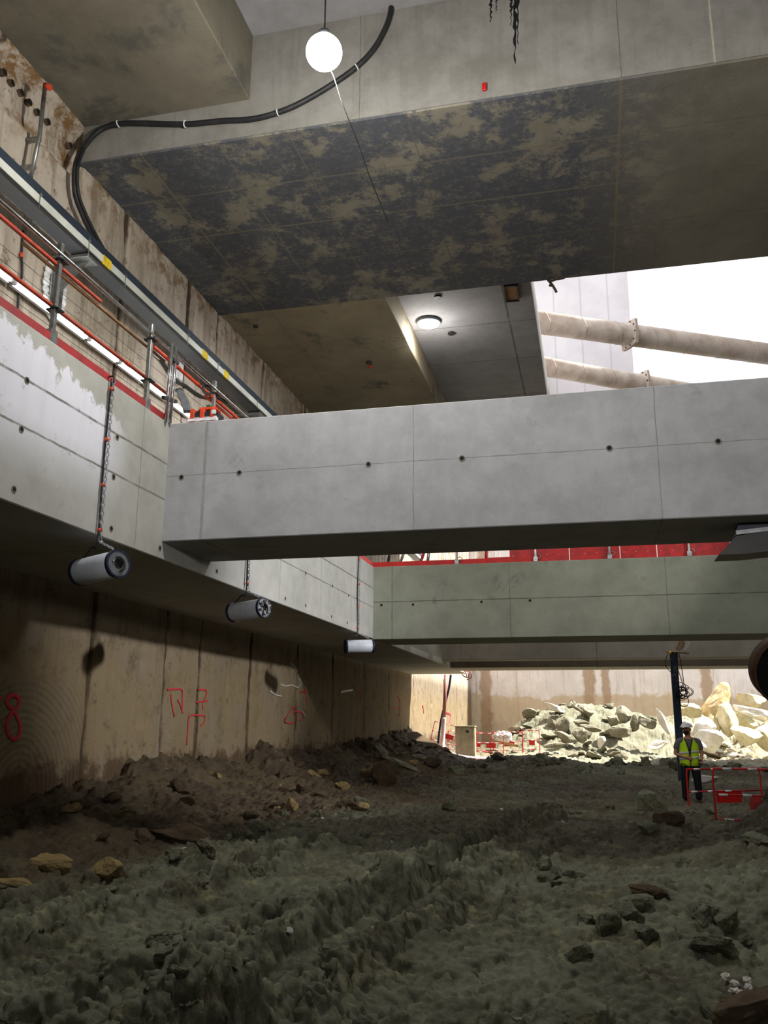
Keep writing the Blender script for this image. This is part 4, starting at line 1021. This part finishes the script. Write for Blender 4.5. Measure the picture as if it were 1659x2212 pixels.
mark([[(607,1478),(620,1482),(632,1480),(645,1485),(652,1478),(648,1465)], [(585,1492),(595,1500),(610,1504)], [(628,1433),(640,1440),(645,1452)], [(655,1535),(663,1548)]], 'whitepaint', 'pale scribble on the wall above the red number', .022)
mark([[(762,1500),(762,1520),(763,1530)], [(770,1488),(782,1498),(780,1520)]], 'spray', 'faint red strokes near the blue paint dab', .025)
mark([[(738,1495),(750,1492),(763,1490)]], 'palesteel', 'short pale blue dab on the shaded wall', .05)
mark([[(862,1505),(866,1520),(864,1548)], [(853,1530),(862,1528)]], 'spray', 'faint red strokes just before the bright wall strip', .03)
mark([[(966,1540),(974,1545),(970,1565)]], 'spray', 'red smear on the bright end of the left wall behind the hose', .07)
mark([[(915,1523),(917,1540)]], 'spray', 'short red smear on the bright wall left of the hose', .06)

# ------------------------------------------------------------------ the worker
def skinned(name, verts, edges, radii, mat, parent, loc, sub=2, root=0):
    me = bpy.data.meshes.new(name); me.from_pydata([Vector(v) for v in verts], edges, []); ob = bpy.data.objects.new(name, me); COL.objects.link(ob)
    sk = ob.modifiers.new('skin', 'SKIN'); sk.use_smooth_shade = True
    for i, r in enumerate(radii):
        sv = me.skin_vertices[0].data[i]; sv.radius = r if isinstance(r, tuple) else (r, r); sv.use_root = (i == root)
    ss = ob.modifiers.new('sub', 'SUBSURF'); ss.levels = ss.render_levels = sub
    dg = bpy.context.evaluated_depsgraph_get(); m2 = bpy.data.meshes.new_from_object(ob.evaluated_get(dg))
    bpy.data.objects.remove(ob); m2.name = name; m2.materials.clear(); m2.materials.append(M[mat])
    o = bpy.data.objects.new(name, m2); COL.objects.link(o); o.parent = parent; return o
M['skin'] = plain('skin', rgb(176,122,98), .6, 0, rgb(160,104,82))
M['shirt'] = plain('grey t shirt', rgb(98,96,104), .9, 0, rgb(78,76,84))
M['trousers'] = plain('black trousers', rgb(20,20,26), .9, 0, rgb(14,14,18))
M['vest'] = plain('fluorescent vest', rgb(190,232,20), .75, 0, rgb(160,205,18))
M['reflect'] = plain('reflective band', rgb(205,210,205), .4)
M['beard'] = plain('dark beard', rgb(40,30,26), .9)
M['helmet'] = plain('white helmet', rgb(222,218,224), .35)
M['boot'] = plain('muddy boots', rgb(56,48,38), .85)
wf = W(1497,1738,Y=22); 
wk = thing('person', 'person in white helmet and yellow-green reflective vest standing beside the blue post', 'person', (wf.x, 22, wf.z))
V = []; Ed = []; Rd = []
def av(p, r, par=None):
    V.append(p); Rd.append(r)
    if par is not None: Ed.append((par, len(V)-1))
    return len(V)-1
pel = av((0,0,.95), (.15,.11)); s1 = av((0,0,1.12), (.145,.10), pel); s2 = av((0,.01,1.32), (.16,.10), s1); ch = av((0,.01,1.43), (.12,.08), s2)
nk = av((-.005,0,1.52), .055, ch); nk2 = av((-.01,-.01,1.57), .056, nk)
hd = av((-.015,-.02,1.66), (.078,.092), nk2); hd2 = av((-.015,-.01,1.745), (.07,.085), hd)
def hand(w, d, side, curl):
    """palm plus five fingers; d = direction the hand points, side = thumb side"""
    d = Vector(d).normalized(); sd2 = Vector(side).normalized(); w = Vector(w); nrm = d.cross(sd2)
    wi = wrist_i; pm_ = av(tuple(w+d*.045), (.034,.018), wi)
    for k, (ln, of) in enumerate(((.07,.03),(.08,.010),(.075,-.010),(.058,-.03))):
        a = av(tuple(w+d*.085+sd2*of), .0095, pm_); p1 = w+d*(.085+ln*.45)+sd2*of+nrm*curl*.35*ln
        b_ = av(tuple(p1), .0088, a); av(tuple(p1+d*ln*.25+nrm*curl*.6*ln), .0075, b_)
    a = av(tuple(w+d*.03+sd2*.035), .011, pm_); av(tuple(w+d*.065+sd2*.06), .009, a)
for sx in (-1, 1):
    hp = av((sx*.095,0,.88), (.09,.095), pel); kn = av((sx*.125,-.02,.49), .06, hp); cf = av((sx*.13,.01,.34), .055, kn); an = av((sx*.13,.02,.12), .035, cf)
shL = av((-.19,.01,1.41), .062, ch); elL = av((-.285,.0,1.13), .043, shL); wrL = av((-.085,-.19,1.05), .028, elL); wrist_i = wrL; hand((-.085,-.19,1.05), (.9,-.15,-.15), (0,-.2,1), 1.)
shR = av((.19,.01,1.41), .062, ch); elR = av((.25,.04,1.12), .043, shR); wrR = av((.215,-.16,1.01), .028, elR); wrist_i = wrR; hand((.215,-.16,1.01), (-.1,-.5,-.6), (-.8,-.3,0), -1.)
body = skinned('body', V, Ed, Rd, 'skin', wk, None)
T = [(0,0,.90),(0,0,1.12),(0,.01,1.32),(0,.01,1.44),(-.20,.01,1.42),(-.265,.005,1.20),(.20,.01,1.42),(.24,.03,1.20)]
skinned('t_shirt', T, [(0,1),(1,2),(2,3),(3,4),(4,5),(3,6),(6,7)], [(.165,.12),(.16,.115),(.172,.115),(.125,.09),.078,.066,.078,.066], 'shirt', wk, None)
T = [(0,0,.96)]; E_ = []; R_ = [(.16,.12)]
for sx in (-1, 1):
    n = len(T); T += [(sx*.095,0,.86),(sx*.125,-.02,.49),(sx*.13,.01,.3),(sx*.13,.02,.09)]; E_ += [(0,n),(n,n+1),(n+1,n+2),(n+2,n+3)]; R_ += [(.105,.11),.083,.075,.07]
skinned('trousers', T, E_, R_, 'trousers', wk, None)
for sx in (-1, 1): skinned('boot', [(sx*.13,.04,.10),(sx*.135,.03,.05),(sx*.16,-.12,.04)], [(0,1),(1,2)], [.06,(.055,.06),(.05,.04)], 'boot', wk, None)
# vest: a shell round the torso with shoulder straps, V neck and two reflective bands
def loft(rings, n=36, a0=0., a1=math.tau, th=.008):
    b = B(); G = []
    for z, rx, ry, cy in rings: G.append([b.bm.verts.new((rx*math.sin(a0+(a1-a0)*k/n), cy-ry*math.cos(a0+(a1-a0)*k/n), z)) for k in range(n+1)])
    for A, C in zip(G, G[1:]):
        for k in range(n): b.bm.faces.new((A[k], A[k+1], C[k+1], C[k])).smooth = True
    return b
rings = [(.86,.195,.15,0),(.95,.19,.148,0),(1.1,.182,.14,0),(1.25,.188,.14,0),(1.34,.175,.135,0),(1.40,.15,.128,.005),(1.46,.125,.105,.01),(1.49,.10,.075,.015)]
b = loft(rings, 40, .10, math.tau-.10)
for v in b.bm.verts:      # open the neck
    if v.co.y < .03 and v.co.z > 1.2:
        k = (v.co.z-1.2)/.29; lim = .018+.075*k
        if abs(v.co.x) < lim: v.co.x = math.copysign(lim, v.co.x)
for v in b.bm.verts: v.co += wk.location
o = b.build('safety_vest', 'vest', wk); md = o.modifiers.new('s', 'SOLIDIFY'); md.thickness = .012; md.offset = 1
for z in (1.03, 1.17):
    b = loft([(z-.025,.194,.152,0),(z+.025,.194,.151,0)], 40, .1, math.tau-.1)
    for v in b.bm.verts: v.co += wk.location+Vector((0,0,.02*math.sin(v.co.x*9)))
    q = b.build('reflective_band', 'reflect', o); md = q.modifiers.new('s', 'SOLIDIFY'); md.thickness = .01; md.offset = 1
L_ = wk.location
B().tube([L_+Vector((-.085,-.10,1.48)), L_+Vector((-.03,-.155,1.30)), L_+Vector((.0,-.165,1.16))], .010, 8).build('lanyard', 'dark', wk)
B().tube([L_+Vector((.07,-.10,1.48)), L_+Vector((.03,-.155,1.30)), L_+Vector((.0,-.165,1.16))], .010, 8).build('lanyard', 'dark', wk)
hc = L_+Vector((-.015,-.015,1.70)); turn = Matrix.Rotation(math.radians(-28), 3, 'Z')
hh = B().ball(hc+Vector((0,0,.035)), .118, (1,1.18,.92), 4, turn)
for v in hh.bm.verts:
    if v.co.z < hc.z+.03: v.co.z = hc.z+.03
hh.build('helmet', 'helmet', wk)
B().prism([hc+turn @ Vector((.105*math.cos(a), -.075-.115*abs(math.sin(a)), .03)) for a in [math.pi*k/10 for k in range(11)]], (0,0,.012)).build('helmet_brim', 'helmet', wk)
bd = B().ball(hc+turn @ Vector((0,-.052,-.085)), .066, (.95,.72,.9), 3, turn); bd.build('beard', 'beard', wk)
B().ball(hc+turn @ Vector((0,-.108,-.02)), .017, (.8,1,1.5), 2, turn).build('nose', 'skin', wk)
for sx in (-1, 1):
    B().ball(hc+turn @ Vector((sx*.032,-.09,.008)), .011, (1.3,.6,.8), 2, turn).build('eye', 'dark', wk)
    B().ball(hc+turn @ Vector((sx*.084,.0,-.02)), .026, (.4,.8,1.2), 2, turn).build('ear', 'skin', wk)
B().tube([hc+turn @ Vector((-.02,-.102,-.062)), hc+turn @ Vector((.02,-.102,-.062))], .007, 6).build('mouth', 'pinkred', wk)
gl = L_+Vector((.205,-.22,.95)); o = B().box(gl.x-.035, gl.x+.035, gl.y-.02, gl.y+.02, gl.z-.07, gl.z+.07).bevel(.012).build('radio', 'dark', origin=gl)
tag(o, 'small black handset held by the person in the vest', 'handset')
wk.scale = (1.12, 1.1, 1.0)
